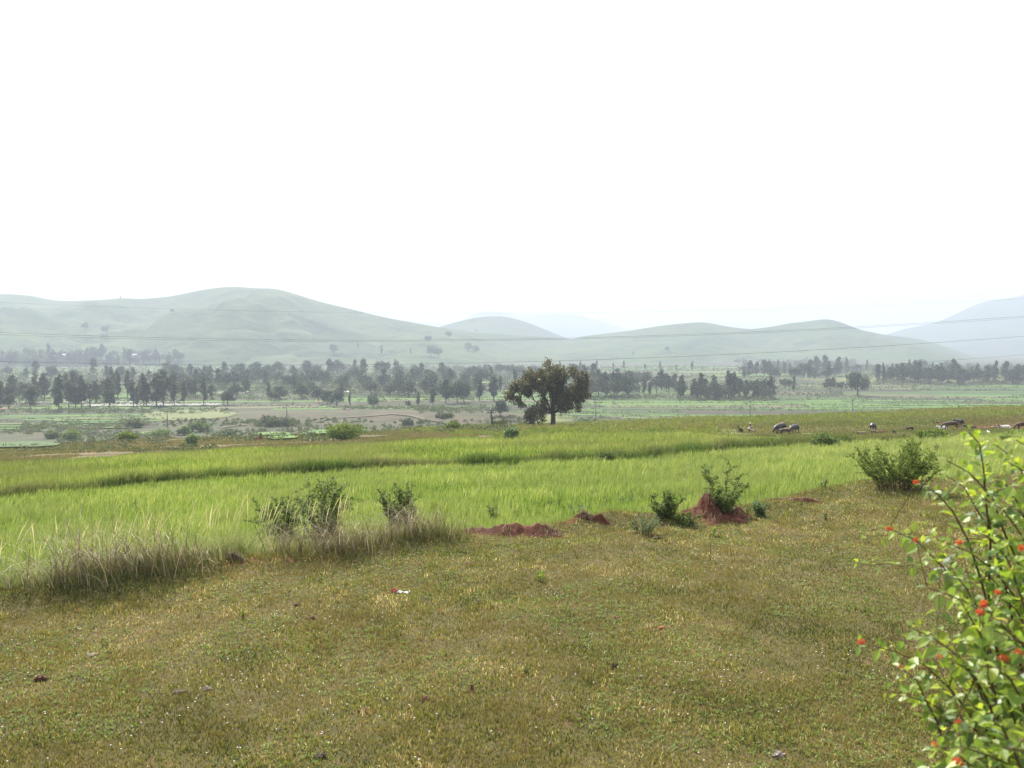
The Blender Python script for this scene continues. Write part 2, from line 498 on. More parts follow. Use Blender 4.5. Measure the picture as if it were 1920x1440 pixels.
az = np.concatenate([np.linspace(-np.pi, -.85, 60)[:-1], np.arctan(np.linspace(math.tan(-.85), math.tan(.85), 620)), np.linspace(.85, np.pi, 60)[1:-1]])
rr = np.geomspace(.6, 11500, 900)
A, RR = np.meshgrid(az, rr, indexing='ij')
X, Y = np.sin(A) * RR, np.cos(A) * RR
Z = H(X, np.where(Y < -5, -5, Y))
na, nr = A.shape
idx = np.arange(na * nr).reshape(na, nr)
i0 = idx; i1 = np.roll(idx, -1, axis=0)
q = np.stack([i0[:, :-1], i1[:, :-1], i1[:, 1:], i0[:, 1:]], -1).reshape(-1, 4)
gv = np.stack([X, Y, Z], -1).reshape(-1, 3)
gt = np.concatenate([q[:, [0, 2, 1]], q[:, [0, 3, 2]]])
c = gv[gt].mean(1); cx, cy = c[:, 0], c[:, 1]
cx = cx + .25 * noise(cx, cy, .7) + 2.5 * noise(cx, cy, 9) * sst(cy, 60, 120); cy = cy + .25 * noise(cy, cx, .8)
mi = np.full(len(gt), 3)                                   # slope
e = E(cx)
mi[cy < e] = 0
mi[(cy >= e) & (cy < T(cx))] = 1
mi[(cy >= T(cx)) & (cx > .02 * cy)] = 2
mi[inside(cx, cy, TAN)] = 4
mi[inside(cx, cy, RED)] = 5
mi[c[:, 2] < -28.6] = 6
mi[inside(cx, cy, BARE)] = 7
mi[(np.abs(cy - e + .05) < .2) & (noise(cx, cy, 1.3) > .25) & (cx > -5)] = 5
g = MB(); g.add(gv, gt, .5, mi)
ground_o = g.build('ground', [M['lawn'], M['field'], M['weeds'], M['slope'], M['tan'], M['red'], M['valley'], M['bare']], smooth=True)
tag(ground_o, 'ground falling from the short grass in front to the wide flat valley', 'ground', kind='structure')

# ---- hills: each one its own sheet with a front and a back
HILLS = []


def hill(name, ridge, foot_row, d_ridge, d_foot, mat, label, spur=.12, seed=1, ext=40, jag=0.0, d_fn=None):
    rp = np.array(ridge, float)
    xs = np.arange(rp[0, 0], rp[-1, 0] + 1, 6.0)
    # smooth the outline
    rows = np.interp(xs, rp[:, 0], rp[:, 1])
    k = np.ones(7) / 7
    rows = np.convolve(np.pad(rows, 3, mode='edge'), k, mode='valid')
    n = len(xs); nt_ = 110
    t = np.concatenate([np.linspace(0, 1, 70), np.linspace(1, 2, 40)[1:]])
    V = np.zeros((n, len(t), 3))
    for i, (px, row) in enumerate(zip(xs, rows)):
        a, b = ray(px, row)
        dr = d_ridge * (1 + .05 * math.sin(px * .006 + seed))
        zr = b * dr + jag * float(noise(px, seed * 7, 9))
        zf = -34.0
        hgt = max(zr - zf, 0.5)
        # a low ridge also ends nearer
        df = d_foot + (dr - d_foot) * .35 * (1 - min(1, hgt / (.09 * d_ridge)))
        tt = np.clip(t, 0, 1)
        prof = tt ** 1.25 * (1 - .28 * (1 - tt)) * (1 + 0.0 * tt)
        prof = prof * (1 - .0) ; prof = prof / prof[69]
        d = df + (dr - df) * tt
        x = a * d
        sp = spur * hgt * (noise(x + 900 * seed, d * .35, 210) + .5 * noise(x, d * .5 + 500 * seed, 90) + .22 * noise(x, d, 35)) * np.sin(np.pi * tt) ** .8
        z = zf + hgt * prof + sp
        bk = np.clip(t - 1, 0, 1)
        d = d + bk * (dr - df) * .8
        z = np.where(t > 1, zf + hgt * (1 - bk ** 1.6) - 0.0, z)
        # never rise over the outline in front of it
        lim = b * d - .004 * (dr - d) if True else z
        z = np.where(t < 1, np.minimum(z, np.maximum(lim, zf + hgt * prof * .8)), z)
        V[i, :, 0] = a * d; V[i, :, 1] = d; V[i, :, 2] = z
    m = len(t)
    ix = np.arange(n * m).reshape(n, m)
    q = np.stack([ix[:-1, :-1], ix[1:, :-1], ix[1:, 1:], ix[:-1, 1:]], -1).reshape(-1, 4)
    tr = np.concatenate([q[:, [0, 1, 2]], q[:, [0, 2, 3]]])
    mb = MB(); mb.add(V.reshape(-1, 3), tr)
    o = mb.build(name, mat, smooth=True)
    tag(o, label, 'hill', kind='structure')
    HILLS.append((V.reshape(-1, 3), tr))
    return o


hill('hill', [(-420, 600), (-200, 560), (0, 551), (40, 552), (70, 557), (100, 564), (140, 564), (200, 562), (225, 558), (260, 561), (320, 556), (380, 543), (420, 538), (450, 537), (480, 541),
              (515, 540), (550, 550), (600, 566), (660, 580), (720, 595), (780, 606), (830, 615), (900, 624), (1000, 630), (1080, 636), (1200, 652), (1320, 672)],
     690, 2100, 1150, M['hill'], 'long pale green hill with two rounded tops on the left', spur=.26, seed=1)
hill('hill', [(230, 668), (300, 592), (340, 582), (380, 580), (440, 575), (500, 579), (550, 586), (590, 602), (640, 622), (720, 655), (760, 670)], 690, 1650, 1180, M['hill_spur'],
     'rounded green shoulder in front of the highest left hill', spur=.28, seed=5)
hill('hill', [(1020, 660), (1080, 632), (1180, 620), (1230, 612), (1260, 608), (1320, 603), (1360, 612), (1410, 618), (1450, 612), (1490, 604), (1520, 603), (1535, 598), (1558, 598), (1580, 605), (1610, 618),
              (1660, 628), (1720, 635), (1760, 645), (1800, 660), (1850, 676)], 690, 2300, 1250, M['hill'], 'low green hill with a small knob on its top right of the big tree', spur=.22, seed=9)
hill('hill', [(760, 640), (830, 610), (870, 600), (900, 594), (940, 592), (980, 601), (1040, 625), (1090, 645), (1140, 662)], 690, 3000, 2300, M['hill'], 'small pale cone shaped hill between the two long hills', spur=.08, seed=12)
hill('hill', [(1560, 655), (1660, 628), (1700, 615), (1750, 607), (1790, 590), (1830, 570), (1860, 562), (1890, 560), (1920, 553), (2000, 528), (2100, 505), (2300, 520), (2500, 560)], 680, 3900, 2500, M['hill_far'],
     'tall blue wooded hill cut by the right edge', spur=.12, seed=15)
hill('distant_hill', [(800, 640), (860, 604), (880, 592), (900, 583), (940, 584), (990, 594), (1010, 589), (1060, 587), (1100, 594), (1140, 606), (1180, 620), (1240, 640)], 680, 6600, 5200, M['hill_far'],
     'faint blue mountain behind the cone shaped hill', spur=.1, seed=18)
hill('distant_hill', [(-60, 575), (10, 560), (50, 552), (80, 556), (110, 565), (180, 580)], 680, 6000, 5000, M['hill_far'], 'faint hilltop showing behind the far left ridge', spur=.1, seed=21)
hill('distant_hill', [(660, 620), (710, 594), (760, 602), (850, 607), (900, 615)], 680, 8200, 6900, M['hill_far'], 'very faint low ridge right of the highest hill', spur=.1, seed=23)
hill('distant_hill', [(1240, 640), (1290, 606), (1325, 600), (1380, 607), (1440, 608), (1500, 625)], 680, 8600, 7200, M['hill_far'], 'very faint low ridge behind the dip left of the knob', spur=.1, seed=25)

_v = [gv]; _t = [gt]; off = len(gv)
for v, t in HILLS:
    _v.append(v); _t.append(t + off); off += len(v)
_vv = np.concatenate(_v); _tt = np.concatenate(_t)
BVH = BVHTree.FromPolygons(_vv[len(gv):].tolist(), (_tt[len(gt):] - len(gv)).tolist())


def land(px, row):
    """ground or hillside seen at a point of the photograph"""
    a, b = ray(px, row)
    gp = ground(px, row)
    h = BVH.ray_cast(Vector((0, 0, 0)), Vector((a, 1, b)).normalized())
    if h[0] is not None and h[0].y < gp[1]: return np.array(h[0])
    return gp


# ------------------------------------------------------------------ fields and paths of the valley
FM = [surf('green_paddy', [(.35, (.078, .165, .026)), (.65, (.12, .21, .036))], .15, stretch=(.3, 1, 1)),
      surf('mid_green_paddy', [(.35, (.055, .11, .026)), (.65, (.085, .145, .034))], .15, stretch=(.3, 1, 1)),
      surf('pale_stubble', [(.35, (.17, .175, .08)), (.65, (.24, .23, .115))], .15, stretch=(.3, 1, 1)),
      surf('brown_fallow', [(.35, (.09, .075, .048)), (.65, (.13, .105, .07))], .15, stretch=(.3, 1, 1)),
      surf('grey_green_fallow', [(.35, (.06, .075, .036)), (.65, (.09, .10, .05))], .15, stretch=(.3, 1, 1)),
      surf('pale_water_field', [(.35, (.28, .30, .24)), (.65, (.38, .39, .32))], .15, stretch=(.3, 1, 1))]
fmb = MB()
hedge = []                                     # (x, y, size)


def sheet(mb, x0, x1, ya, yb, m, lift):
    n = max(2, int((x1 - x0) / 8))
    xs = np.linspace(x0, x1, n)
    k = 4
    V = np.zeros((n, k, 3))
    for j in range(k):
        y = ya(xs) + (yb(xs) - ya(xs)) * j / (k - 1)
        V[:, j, 0] = xs; V[:, j, 1] = y; V[:, j, 2] = H(xs, y) + lift
    ix = np.arange(n * k).reshape(n, k)
    q = np.stack([ix[:-1, :-1], ix[1:, :-1], ix[1:, 1:], ix[:-1, 1:]], -1).reshape(-1, 4)
    mb.add(V.reshape(-1, 3), np.concatenate([q[:, [0, 1, 2]], q[:, [0, 2, 3]]]), .5, m)


y = 305.0; bi = 0
while y < 1250:
    dy = random.uniform(.022, .045) * y * (1 if y > 400 else .8)
    x = -.75 * y
    while x < .75 * y:
        wdt = random.uniform(.06, .26) * y
        px = 960 + F * (x + wdt / 2) / y
        row = 650 + F * 30 / y
        ok = True
        if row > 772 and px < 1010 and px > 280: ok = False
        if row > 808: ok = False
        if px < 1100 and px > 1000 and row > 775: ok = False
        if px > 1650 and row < 722 and row > 702: ok = False
        if ok and random.random() < .93:
            if px > 1050: wt = [8, 5, 1.2, 1.6, 1.6, .15] if row > 735 else [5, 5, 3, 2, 2, .5]
            elif px < 300: wt = [4, 4, 1.5, 1, 3, .4]
            else: wt = [4, 5, 1.5, 1.2, 4, .2]
            m = random.choices(range(6), wt)[0]
            ph = random.uniform(0, 9); am = random.uniform(.04, .14) * dy
            gap = min(.16 * dy, 3.0)
            fa = lambda xs, y=y, ph=ph, am=am, gap=gap: y + gap * .5 + am * np.sin(xs * .05 + bi) + y * .02 * np.sin(xs / y * 3 + 1)
            fb = lambda xs, y=y, dy=dy, ph=ph, am=am, gap=gap: y + dy - gap * .5 + am * np.sin(xs * .05 + bi + 1) + y * .02 * np.sin(xs / y * 3 + 1)
            sheet(fmb, x + .5, x + wdt - 1.2, fa, fb, m, .12)
            if random.random() < .75:
                for hx in np.arange(x, x + wdt, .9 + y * .0016):
                    if random.random() < .72: hedge.append((hx, float(fb(hx)) + random.uniform(-.3, 1.2), random.uniform(.35, 1.1)))
        x += wdt
    y += dy; bi += 1
o = fmb.build('fields', FM, smooth=True)
tag(o, 'terraced paddy and fallow fields in long strips across the valley floor', 'fields', kind='structure')


def patch(name, pts, mat, label, lift=.25, cat='field'):
    """a field with its own outline, laid on the valley floor"""
    P = np.array([ground(*p)[:2] for p in pts])
    # triangulate on a grid so that it follows the ground
    c = P.mean(0); mb = MB(); n = len(P); k = 6
    Q = []
    Ps = []
    for i in range(n):
        a_, b_ = P[i], P[(i + 1) % n]
        for s_ in np.linspace(0, 1, 5)[:-1]:
            Ps.append(a_ + (b_ - a_) * s_)
    Ps = np.array(Ps); Ps = (Ps + np.roll(Ps, 1, 0) + np.roll(Ps, -1, 0)) / 3
    n = len(Ps)
    V = [np.array([[c[0], c[1], H(c[0], c[1]) + lift]])]
    for j in range(1, k + 1):
        q = c + (Ps - c) * j / k
        V.append(np.stack([q[:, 0], q[:, 1], H(q[:, 0], q[:, 1]) + lift], 1))
    V = np.concatenate(V); t = []
    for i in range(n): t.append((0, 1 + i, 1 + (i + 1) % n))
    for j in range(1, k):
        for i in range(n):
            a_, b_ = 1 + (j - 1) * n + i, 1 + (j - 1) * n + (i + 1) % n
            t += [(a_, a_ + n, b_ + n), (a_, b_ + n, b_)]
    t = np.array(t)
    nrm = np.cross(V[t[0][1]] - V[t[0][0]], V[t[0][2]] - V[t[0][0]])
    if nrm[2] < 0: t = t[:, [0, 2, 1]]
    mb.add(V, t)
    o = mb.build(name, mat, smooth=True)
    return tag(o, label, cat, kind='structure')


OV = surf('oval_field', [(.35, (.14, .17, .055)), (.65, (.17, .195, .068))], .2, stretch=(.4, 1, 1))
patch('field', [(262, 779), (300, 770), (350, 768), (420, 769), (448, 776), (430, 783), (380, 787), (320, 790), (285, 787)], OV, 'oval pale green field behind the leftmost pole')
patch('field', [(560, 812), (600, 806), (640, 805), (700, 806), (690, 812), (640, 816), (570, 819)], FM[0], 'bright green plot behind the big round bush', lift=.35)
patch('field', [(475, 813), (520, 811), (548, 813), (555, 819), (500, 820), (478, 818)], FM[0], 'small bright green plot beside the red heap', lift=.35)
patch('field', [(500, 821), (560, 820), (555, 826), (500, 827)], FM[0], 'narrow green plot in front of the red heap', lift=.3)
patch('field', [(0, 831), (60, 828), (115, 831), (120, 838), (60, 842), (0, 842), (-60, 842), (-60, 833)], FM[1], 'green plot at the left edge above the tan strip', lift=.3)
patch('field', [(262, 811), (288, 810), (290, 815), (262, 817)], FM[0], 'tiny yellow green plot among the left bushes', lift=.3)
for _k, (p0, p1, rw) in enumerate([(0, 45, 796), (0, 44, 800.5), (0, 40, 805), (115, 235, 786), (100, 260, 790), (130, 250, 793.5), (190, 260, 799), (170, 250, 803)]):
    patch('field', [(p0 - (60 if p0 == 0 else 0), rw - 1), ((p0 + p1) / 2, rw - 1.4), (p1, rw - .8), (p1 + 8, rw + .6), ((p0 + p1) / 2, rw + 1.2), (p0 - (60 if p0 == 0 else 0), rw + 1)], FM[0] if _k % 3 else OV, 'thin bright green terrace strip on the left valley floor', lift=.4)
patch('field', [(155, 760), (200, 758), (300, 757), (400, 757), (420, 758), (415, 761), (300, 762.5), (200, 763), (160, 763)], FM[5], 'whitish strip of field under the row of slender trees', lift=.4)


def ribbon(name, pts, w, mat, label, lift=.3):
    P = np.array([ground(*p) for p in pts])
    s = np.linspace(0, len(P) - 1, len(P) * 6); P = np.stack([np.interp(s, np.arange(len(P)), P[:, k]) for k in range(3)], 1)
    d = np.gradient(P[:, :2], axis=0); d /= np.linalg.norm(d, axis=1)[:, None] + 1e-9
    nn = np.stack([-d[:, 1], d[:, 0]], 1) * w / 2
    L_, R_ = P[:, :2] + nn, P[:, :2] - nn
    V = np.concatenate([np.c_[L_, H(L_[:, 0], L_[:, 1]) + lift], np.c_[R_, H(R_[:, 0], R_[:, 1]) + lift]])
    n = len(P); t = []
    for i in range(n - 1): t += [(i, i + n, i + n + 1), (i, i + n + 1, i + 1)]
    mb = MB(); mb.add(V, t); o = mb.build(name, mat, smooth=True)
    return tag(o, label, 'path', kind='structure')


ribbon('path', [(618, 762), (640, 765), (658, 769)], 3.5, M['path'], 'pale track leaving the grove onto the bare rise')
ribbon('path', [(590, 792), (630, 784), (690, 781), (735, 777), (770, 780), (800, 788), (825, 791)], 1.8, M['path'], 'pale footpath winding over the bare rise')
ribbon('path', [(412, 803), (440, 799), (462, 797)], 2.5, M['path'], 'short pale footpath left of the dark pole')
ribbon('path', [(-40, 866), (60, 858), (180, 853), (300, 849), (430, 843), (560, 838), (640, 833), (760, 827), (900, 823)], .55, M['dark_clod'], 'dark rut along the tan strip above the tall crop', lift=.05)


# ------------------------------------------------------------------ trees of the valley
def crown_points(lobes, n, thick=.35):
    """points in the outer part of a set of lobes (centre, radius, squash)"""
    out = []
    w = np.array([l[3] ** 2 for l in lobes]); w = w / w.sum()
    pick = R.choice(len(lobes), n, p=w)
    L = np.array([l[:5] for l in lobes])[pick]
    d = unit(n)
    rad_ = L[:, 3] * (1 - thick * R.random(n) ** 1.3) * (1 + .12 * R.standard_normal(n))
    p = L[:, :3] + d * rad_[:, None]
    p[:, 2] = L[:, 2] + d[:, 2] * rad_ * L[:, 4]
    return p, d


def tree_proto(kind, seed):
    """unit height trunk and crown meshes"""
    rs = random.Random(seed)
    tr, cr = MB(), MB()
    lobes = []
    if kind == 'slender':
        ch = rs.uniform(.2, .32); w = rs.uniform(.11, .16)
        k = 11
        for i in range(k):
            t = (i + .5) / k; z = ch + (1 - ch) * t
            q = w * (math.sin(math.pi * min(1, .12 + t * .9)) ** .6) * rs.uniform(.5, 1.0)
            lobes.append((rs.uniform(-.4, .4) * w, rs.uniform(-.4, .4) * w, z - .03, max(q * .85, .04), 1.0))
        tr_top = .9; tw = .014; n = 900; lf = .055
    elif kind == 'tall':
        ch = .2; w = rs.uniform(.22, .3)
        for i in range(18):
            t = rs.random(); z = ch + .1 + (.9 - ch) * t
            q = w * (math.sin(math.pi * min(1, .2 + t * .8)) ** .5)
            a = rs.uniform(0, 6.28); d = q * rs.uniform(0, .8)
            lobes.append((math.cos(a) * d, math.sin(a) * d, z - .04, rs.uniform(.07, .13), .9))
        tr_top = .85; tw = .017; n = 1200; lf = .062
    elif kind == 'broad':
        w = rs.uniform(.5, .68)
        for i in range(22):
            a = rs.uniform(0, 6.28); d = w * math.sqrt(rs.random()) * .8
            z = .19 + .58 * math.sqrt(max(0, 1 - (d / w) ** 2)) * rs.uniform(.3, 1)
            lobes.append((math.cos(a) * d, math.sin(a) * d, z, rs.uniform(.13, .2), .8))
        tr_top = .55; tw = .03; n = 1500; lf = .075
    else:                                          # bush shaped tree, leafy to the ground
        w = rs.uniform(.5, .7)
        for i in range(12):
            a = rs.uniform(0, 6.28); d = w * math.sqrt(rs.random()) * .75
            z = .15 + .6 * math.sqrt(max(0, 1 - (d / w) ** 2)) * rs.uniform(.4, 1)
            lobes.append((math.cos(a) * d, math.sin(a) * d, z, rs.uniform(.16, .24), .85))
        tr_top = .4; tw = .03; n = 1000; lf = .08
    bend = rs.uniform(-.03, .03)
    tube(tr, [(0, 0, -.03), (bend * .4, 0, .25 * tr_top), (bend, bend, .6 * tr_top), (bend * .6, 0, tr_top)], [tw * 1.3, tw, tw * .75, tw * .3], 6)
    for l in lobes[::2]:
        z0 = min(tr_top * .9, max(.15, l[2] - .18))
        tube(tr, bez((bend * .7, 0, z0), (l[0] * .5, l[1] * .5, z0 + .06), (l[0], l[1], l[2]), 5), np.linspace(tw * .45, tw * .12, 5), 4)
    p, d = crown_points(lobes, n, .6)
    p[:, 2] = np.maximum(p[:, 2], .05)
    zm = p[:, 2].max(); p[:, 2] *= 1.0 / zm
    leaves(cr, p, lf * R.uniform(.7, 1.5, n), lf * R.uniform(.6, 1.1, n), D=unit(n), fold=.2)
    return tr, cr


PROTO = {}
for kind in ('slender', 'tall', 'broad', 'bushy'):
    PROTO[kind] = []
    for k in range(5 if kind != 'bushy' else 3):
        a, b = tree_proto(kind, hash((kind == 'tall', kind == 'broad', kind == 'bushy', k)) & 999)
        PROTO[kind].append((a.mesh('trunk', M['bark'], True), b.mesh('crown', M['tree_leaf'])  , b.mesh('crown', M['tree_leaf_b'])))

NT = [0]


def tree(px, row, hpx, kind, label, group=None, light=None, wide=1.0, name=None):
    p = land(px, row)
    y = p[1]; h = hpx / F * y
    if light is None: light = random.random() < .3
    t, c1, c2 = random.choice(PROTO[kind])
    nm = name or {'slender': 'slender_tree', 'tall': 'tall_tree', 'broad': 'broad_tree', 'bushy': 'bushy_tree'}[kind]
    o = empty(nm, p, label, 'tree', group, random.uniform(0, 6.28))
    o.scale = (h * wide, h * wide, h)
    for n_, me in (('trunk', t), ('crown', c2 if light else c1)):
        q_ = bpy.data.objects.new(n_, me); col.objects.link(q_); q_.parent = o
    NT[0] += 1
    return o


ADJ = {'slender': 'slim', 'tall': 'upright', 'broad': 'rounded', 'bushy': 'bushy'}
# front row of the left grove
for i, (px, row, h, k) in enumerate([(2, 768, 54, 'slender'), (17, 767, 48, 'tall'), (58, 768, 42, 'tall'), (110, 772, 68, 'slender'), (129, 765, 52, 'tall'), (142, 765, 46, 'tall'), (153, 765, 60, 'slender'),
                                     (169, 764, 50, 'broad'), (205, 764, 56, 'tall'), (212, 764, 36, 'slender'), (250, 763, 50, 'slender'), (257, 765, 40, 'slender'), (270, 761, 60, 'slender'), (275, 761, 42, 'tall'), (293, 763, 62, 'tall'),
                                     (306, 761, 66, 'tall'), (327, 760, 50, 'slender'), (345, 760, 46, 'slender'), (382, 760, 54, 'slender')]):
    words_ = {2: 'slim dark tree cut by the left edge of the grove', 110: 'tallest slim dark tree of the left grove with a long bare trunk', 382: 'lone slim dark tree right of the leftmost pole, on the whitish strip',
              327: 'left of two slim trees above the oval field', 345: 'right of two slim trees above the oval field', 306: 'full dark tree right of the taller pair behind the leftmost pole'}
    if px in words_: tree(px, row, h, k, words_[px])
    else: tree(px, row, h, k, f'{ADJ[k]} dark tree fronting the left grove, ' + ('at the far left' if px < 100 else 'right of the tallest slim tree' if px < 160 else 'over the left end of the whitish strip' if px < 225
               else 'over the middle of the whitish strip' if px < 280 else 'just left of the leftmost pole'), 'front row trees of the left grove', wide=1.0 if k != 'broad' else .9)


ADJ = {'slender': 'slim', 'tall': 'upright', 'broad': 'rounded', 'bushy': 'bushy'}


def belt(n, x0, x1, r0, r1, h0, h1, kinds, label, group, light=None, places=('at its left end', 'near its left end', 'left of its middle', 'right of its middle', 'near its right end', 'at its right end')):
    for i in range(n):
        px = x0 + (x1 - x0) * (i + random.random()) / n
        k = random.choices([a for a, _ in kinds], [b for _, b in kinds])[0]
        pl = places[min(len(places) - 1, int((px - x0) / (x1 - x0) * len(places)))] if n > 5 else ''
        hp = random.uniform(h0, h1)
        tree(px, random.uniform(r0, r1), hp * (.85 if k in ('broad', 'bushy') else 1), k, (('taller ' if hp > (h0 + h1) / 2 else 'lower ') + ADJ[k].replace('rounded', 'round') + ' ' + label + (', ' + pl if pl else '')), group, light)


belt(24, -40, 370, 738, 756, 36, 54, [('tall', 3), ('slender', 2), ('broad', 2)], 'tree inside the left grove', 'crowded trees of the left grove')
belt(13, -20, 345, 702, 720, 22, 34, [('broad', 3), ('tall', 2)], 'hazy tree in the line behind the left grove', 'hazy trees behind the left grove')
belt(26, -30, 335, 672, 690, 18, 34, [('broad', 3), ('tall', 2), ('slender', 1)], 'faint blue tree in the hazy village wood', 'faint trees at the foot of the left hill')
belt(26, 320, 900, 701, 713, 26, 35, [('broad', 5), ('tall', 2)], 'dark tree on the skyline of the middle grove', 'back trees of the middle grove', light=False)
belt(28, 330, 905, 716, 730, 30, 40, [('broad', 5), ('tall', 2)], 'tree in the heart of the middle grove', 'inner trees of the middle grove')
belt(17, 360, 900, 734, 749, 28, 38, [('broad', 4), ('tall', 2), ('slender', 1)], 'tree along the near side of the middle grove', 'near trees of the middle grove')
for a in [(427, 760, 29, 'broad', 'dark round tree at the right end of the whitish field strip', 1.0), (515, 752, 20, 'broad', 'small round tree in the gap left of the dark pole', 1.1),
          (566, 748, 30, 'broad', 'dark spreading tree right of the dark pole', 1.0), (597, 753, 28, 'broad', 'dark tree beside the reddish patch of earth', 1.0),
          (613, 757, 26, 'broad', 'left of two dark round trees above the bare rise', 1.0), (631, 762, 32, 'broad', 'right of two dark round trees above the bare rise', 1.0),
          (656, 764, 26, 'slender', 'thin young tree beside the track onto the bare rise', .8), (700, 766, 28, 'bushy', 'wide pale tree leafy to the ground on the yellow terraces', .8),
          (765, 765, 15, 'bushy', 'very small round tree on the hedge line', .8), (784, 762, 27, 'slender', 'lone thin tree with open crown on the yellow terraces', 1.2),
          (748, 740, 32, 'broad', 'dark domed tree left of the white shed', 1.1), (802, 738, 36, 'broad', 'dark domed tree right of the white shed', 1.0),
          (812, 762, 36, 'tall', 'pale airy tree with twin trunks right of the yellow terraces', .9), (836, 757, 46, 'tall', 'tall dark tree in the clump left of the big tree', 1.0),
          (857, 756, 42, 'broad', 'full dark tree in the clump left of the big tree', .8), (870, 755, 36, 'broad', 'right hand dark tree of the clump left of the big tree', .8),
          (899, 752, 42, 'slender', 'left of two slim trees on the pale strip left of the big tree', 1.5), (926, 752, 48, 'slender', 'right of two slim trees on the pale strip left of the big tree', 1.5),
          (938, 780, 31, 'broad', 'small domed grey tree just left of the big dark tree', .95)]:
    tree(a[0], a[1], a[2], a[3], a[4], wide=a[5], light=(a[0] in (700, 812, 784)))
belt(14, 880, 1120, 722, 738, 30, 44, [('slender', 3), ('tall', 2)], 'grey tree in the wood behind the big tree', 'open wood behind the big tree')
belt(9, 900, 1100, 700, 708, 20, 26, [('slender', 1), ('broad', 2)], 'faint tree far behind the big tree', 'faint trees behind the big tree')
belt(8, 1108, 1185, 738, 748, 44, 56, [('tall', 3), ('broad', 1)], 'tree in the clump right of the big dark tree', 'clump right of the big tree')
belt(4, 1180, 1218, 718, 724, 26, 32, [('broad', 1)], 'bluish tree behind the two young thin trees', 'bluish trees right of the clump')
tree(1207, 741, 32, 'slender', 'taller of two young thin trees on the yellow field', wide=1.2)
tree(1218, 742, 25, 'slender', 'shorter of two young thin trees on the yellow field', wide=1.2)
belt(5, 1230, 1268, 732, 738, 32, 40, [('tall', 1), ('broad', 1)], 'dark tree left of the long row of mixed trees', 'dark trees left of the mixed row')
belt(20, 1272, 1450, 745, 752, 28, 38, [('tall', 3), ('slender', 1), ('bushy', 2)], 'pale tree in the long mixed row', 'low trees of the mixed row', light=True)
for (px, h), wh_ in zip(((1277, 44), (1301, 38), (1314, 48), (1340, 44), (1366, 52), (1377, 50), (1420, 38), (1433, 38), (1444, 42)), ('at the left end of', 'second from the left of', 'third from the left over', 'left of the tallest pair in', 'left one of the tallest pair in', 'right one of the tallest pair in', 'broad crowned, near the right end of', 'second from the right end of', 'at the right end of')):
    tree(px, 748, h, 'slender' if px != 1420 else 'broad', 'taller dark tree ' + wh_ + ' the long mixed row', 'tall trees of the mixed row', light=False, wide=1.3 if px != 1420 else .8)
tree(1473, 730, 21, 'broad', 'small round tree alone in the green fields right of the mixed row', wide=1.0)
tree(1488, 736, 31, 'slender', 'narrow upright dark tree alone right of the mixed row', wide=1.0)
tree(1527, 710, 18, 'broad', 'left of two small domed trees on the pale strip')
tree(1550, 709, 17, 'broad', 'right of two small domed trees on the pale strip', wide=1.3)
tree(1557, 734, 27, 'broad', 'shorter full tree just left of the dark spreading tree')
tree(1578, 733, 18, 'bushy', 'low leafy tree touching the dark spreading tree')
tree(1608, 742, 46, 'broad', 'big dark spreading tree alone in the green fields on the right', light=False)
belt(20, 1385, 1590, 698, 712, 24, 36, [('slender', 2), ('tall', 2), ('broad', 1)], 'faint tree in the wood under the knobbed hill', 'loose wood under the knobbed hill')
belt(8, 1085, 1300, 692, 697, 12, 20, [('slender', 1)], 'faint tiny tree in the line on the pale slope', 'tiny upright trees on the pale slope')
belt(27, 1635, 1960, 712, 722, 30, 42, [('broad', 4), ('tall', 2), ('slender', 1)], 'tree in the belt below the blue hill', 'belt below the blue hill')
belt(10, 1600, 1800, 695, 703, 18, 26, [('broad', 2), ('slender', 2)], 'faint tree in the line behind the right belt', 'faint trees behind the right belt')
for a in [(625, 662, 17, 'broad', 'round tree alone on the lower hillside above the middle grove'), (671, 656, 14, 'slender', 'slim tree on the hillside right of the lone round one'), (715, 664, 16, 'tall', 'open tree on the hillside by the terrace edge'),
          (803, 642, 13, 'broad', 'faint round tree higher on the hillside, left of two'), (841, 634, 13, 'broad', 'faint round tree highest on the hillside, right of two'), (770, 664, 12, 'slender', 'slim faint tree low on the middle hillside'),
          (808, 668, 20, 'broad', 'left faint tree of the misty clump on the middle hillside'), (822, 669, 17, 'broad', 'right faint tree of the misty clump on the middle hillside'), (878, 658, 16, 'broad', 'faint wide tree right of the misty clump'),
          (892, 661, 14, 'broad', 'faint low tree right of the faint wide one'), (1251, 659, 10, 'broad', 'small round tree on the terraced hillside right of the big tree'), (323, 587, 8, 'broad', 'tiny round tree high on the left hill'),
          (160, 620, 16, 'bushy', 'left patch of dark trees on the left hill'), (200, 627, 18, 'bushy', 'right patch of dark trees on the left hill'), (226, 561, 6, 'tall', 'tiny dark tree on the crest of the left hill'),
          (893, 622, 5, 'bushy', 'tiny bush tree on the foot of the cone shaped hill'), (1187, 667, 8, 'slender', 'tiny upright tree above the pale slope'), (1256, 607, 3.5, 'broad', 'speck of a tree on the crest of the knobbed hill')]:
    tree(*a)
print('TREES', NT[0])


# far woods too hazy and dense to count
def cloud_stuff(name, spots, mat, label, cat, lf):
    """spots: (x, y, z, radius, height)"""
    mb = MB()
    for (x, y, z, w, h, n) in spots:
        d = unit(n, -.1); r_ = (1 - .5 * R.random(n))[:, None]
        p = np.array([x, y, z]) + d * np.array([w, w, h]) * r_
        leaves(mb, p, lf(y) * R.uniform(.6, 1.4, n), lf(y) * R.uniform(.5, 1.0, n), fold=.2)
    o = mb.build(name, mat)
    return tag(o, label, cat, kind='stuff')


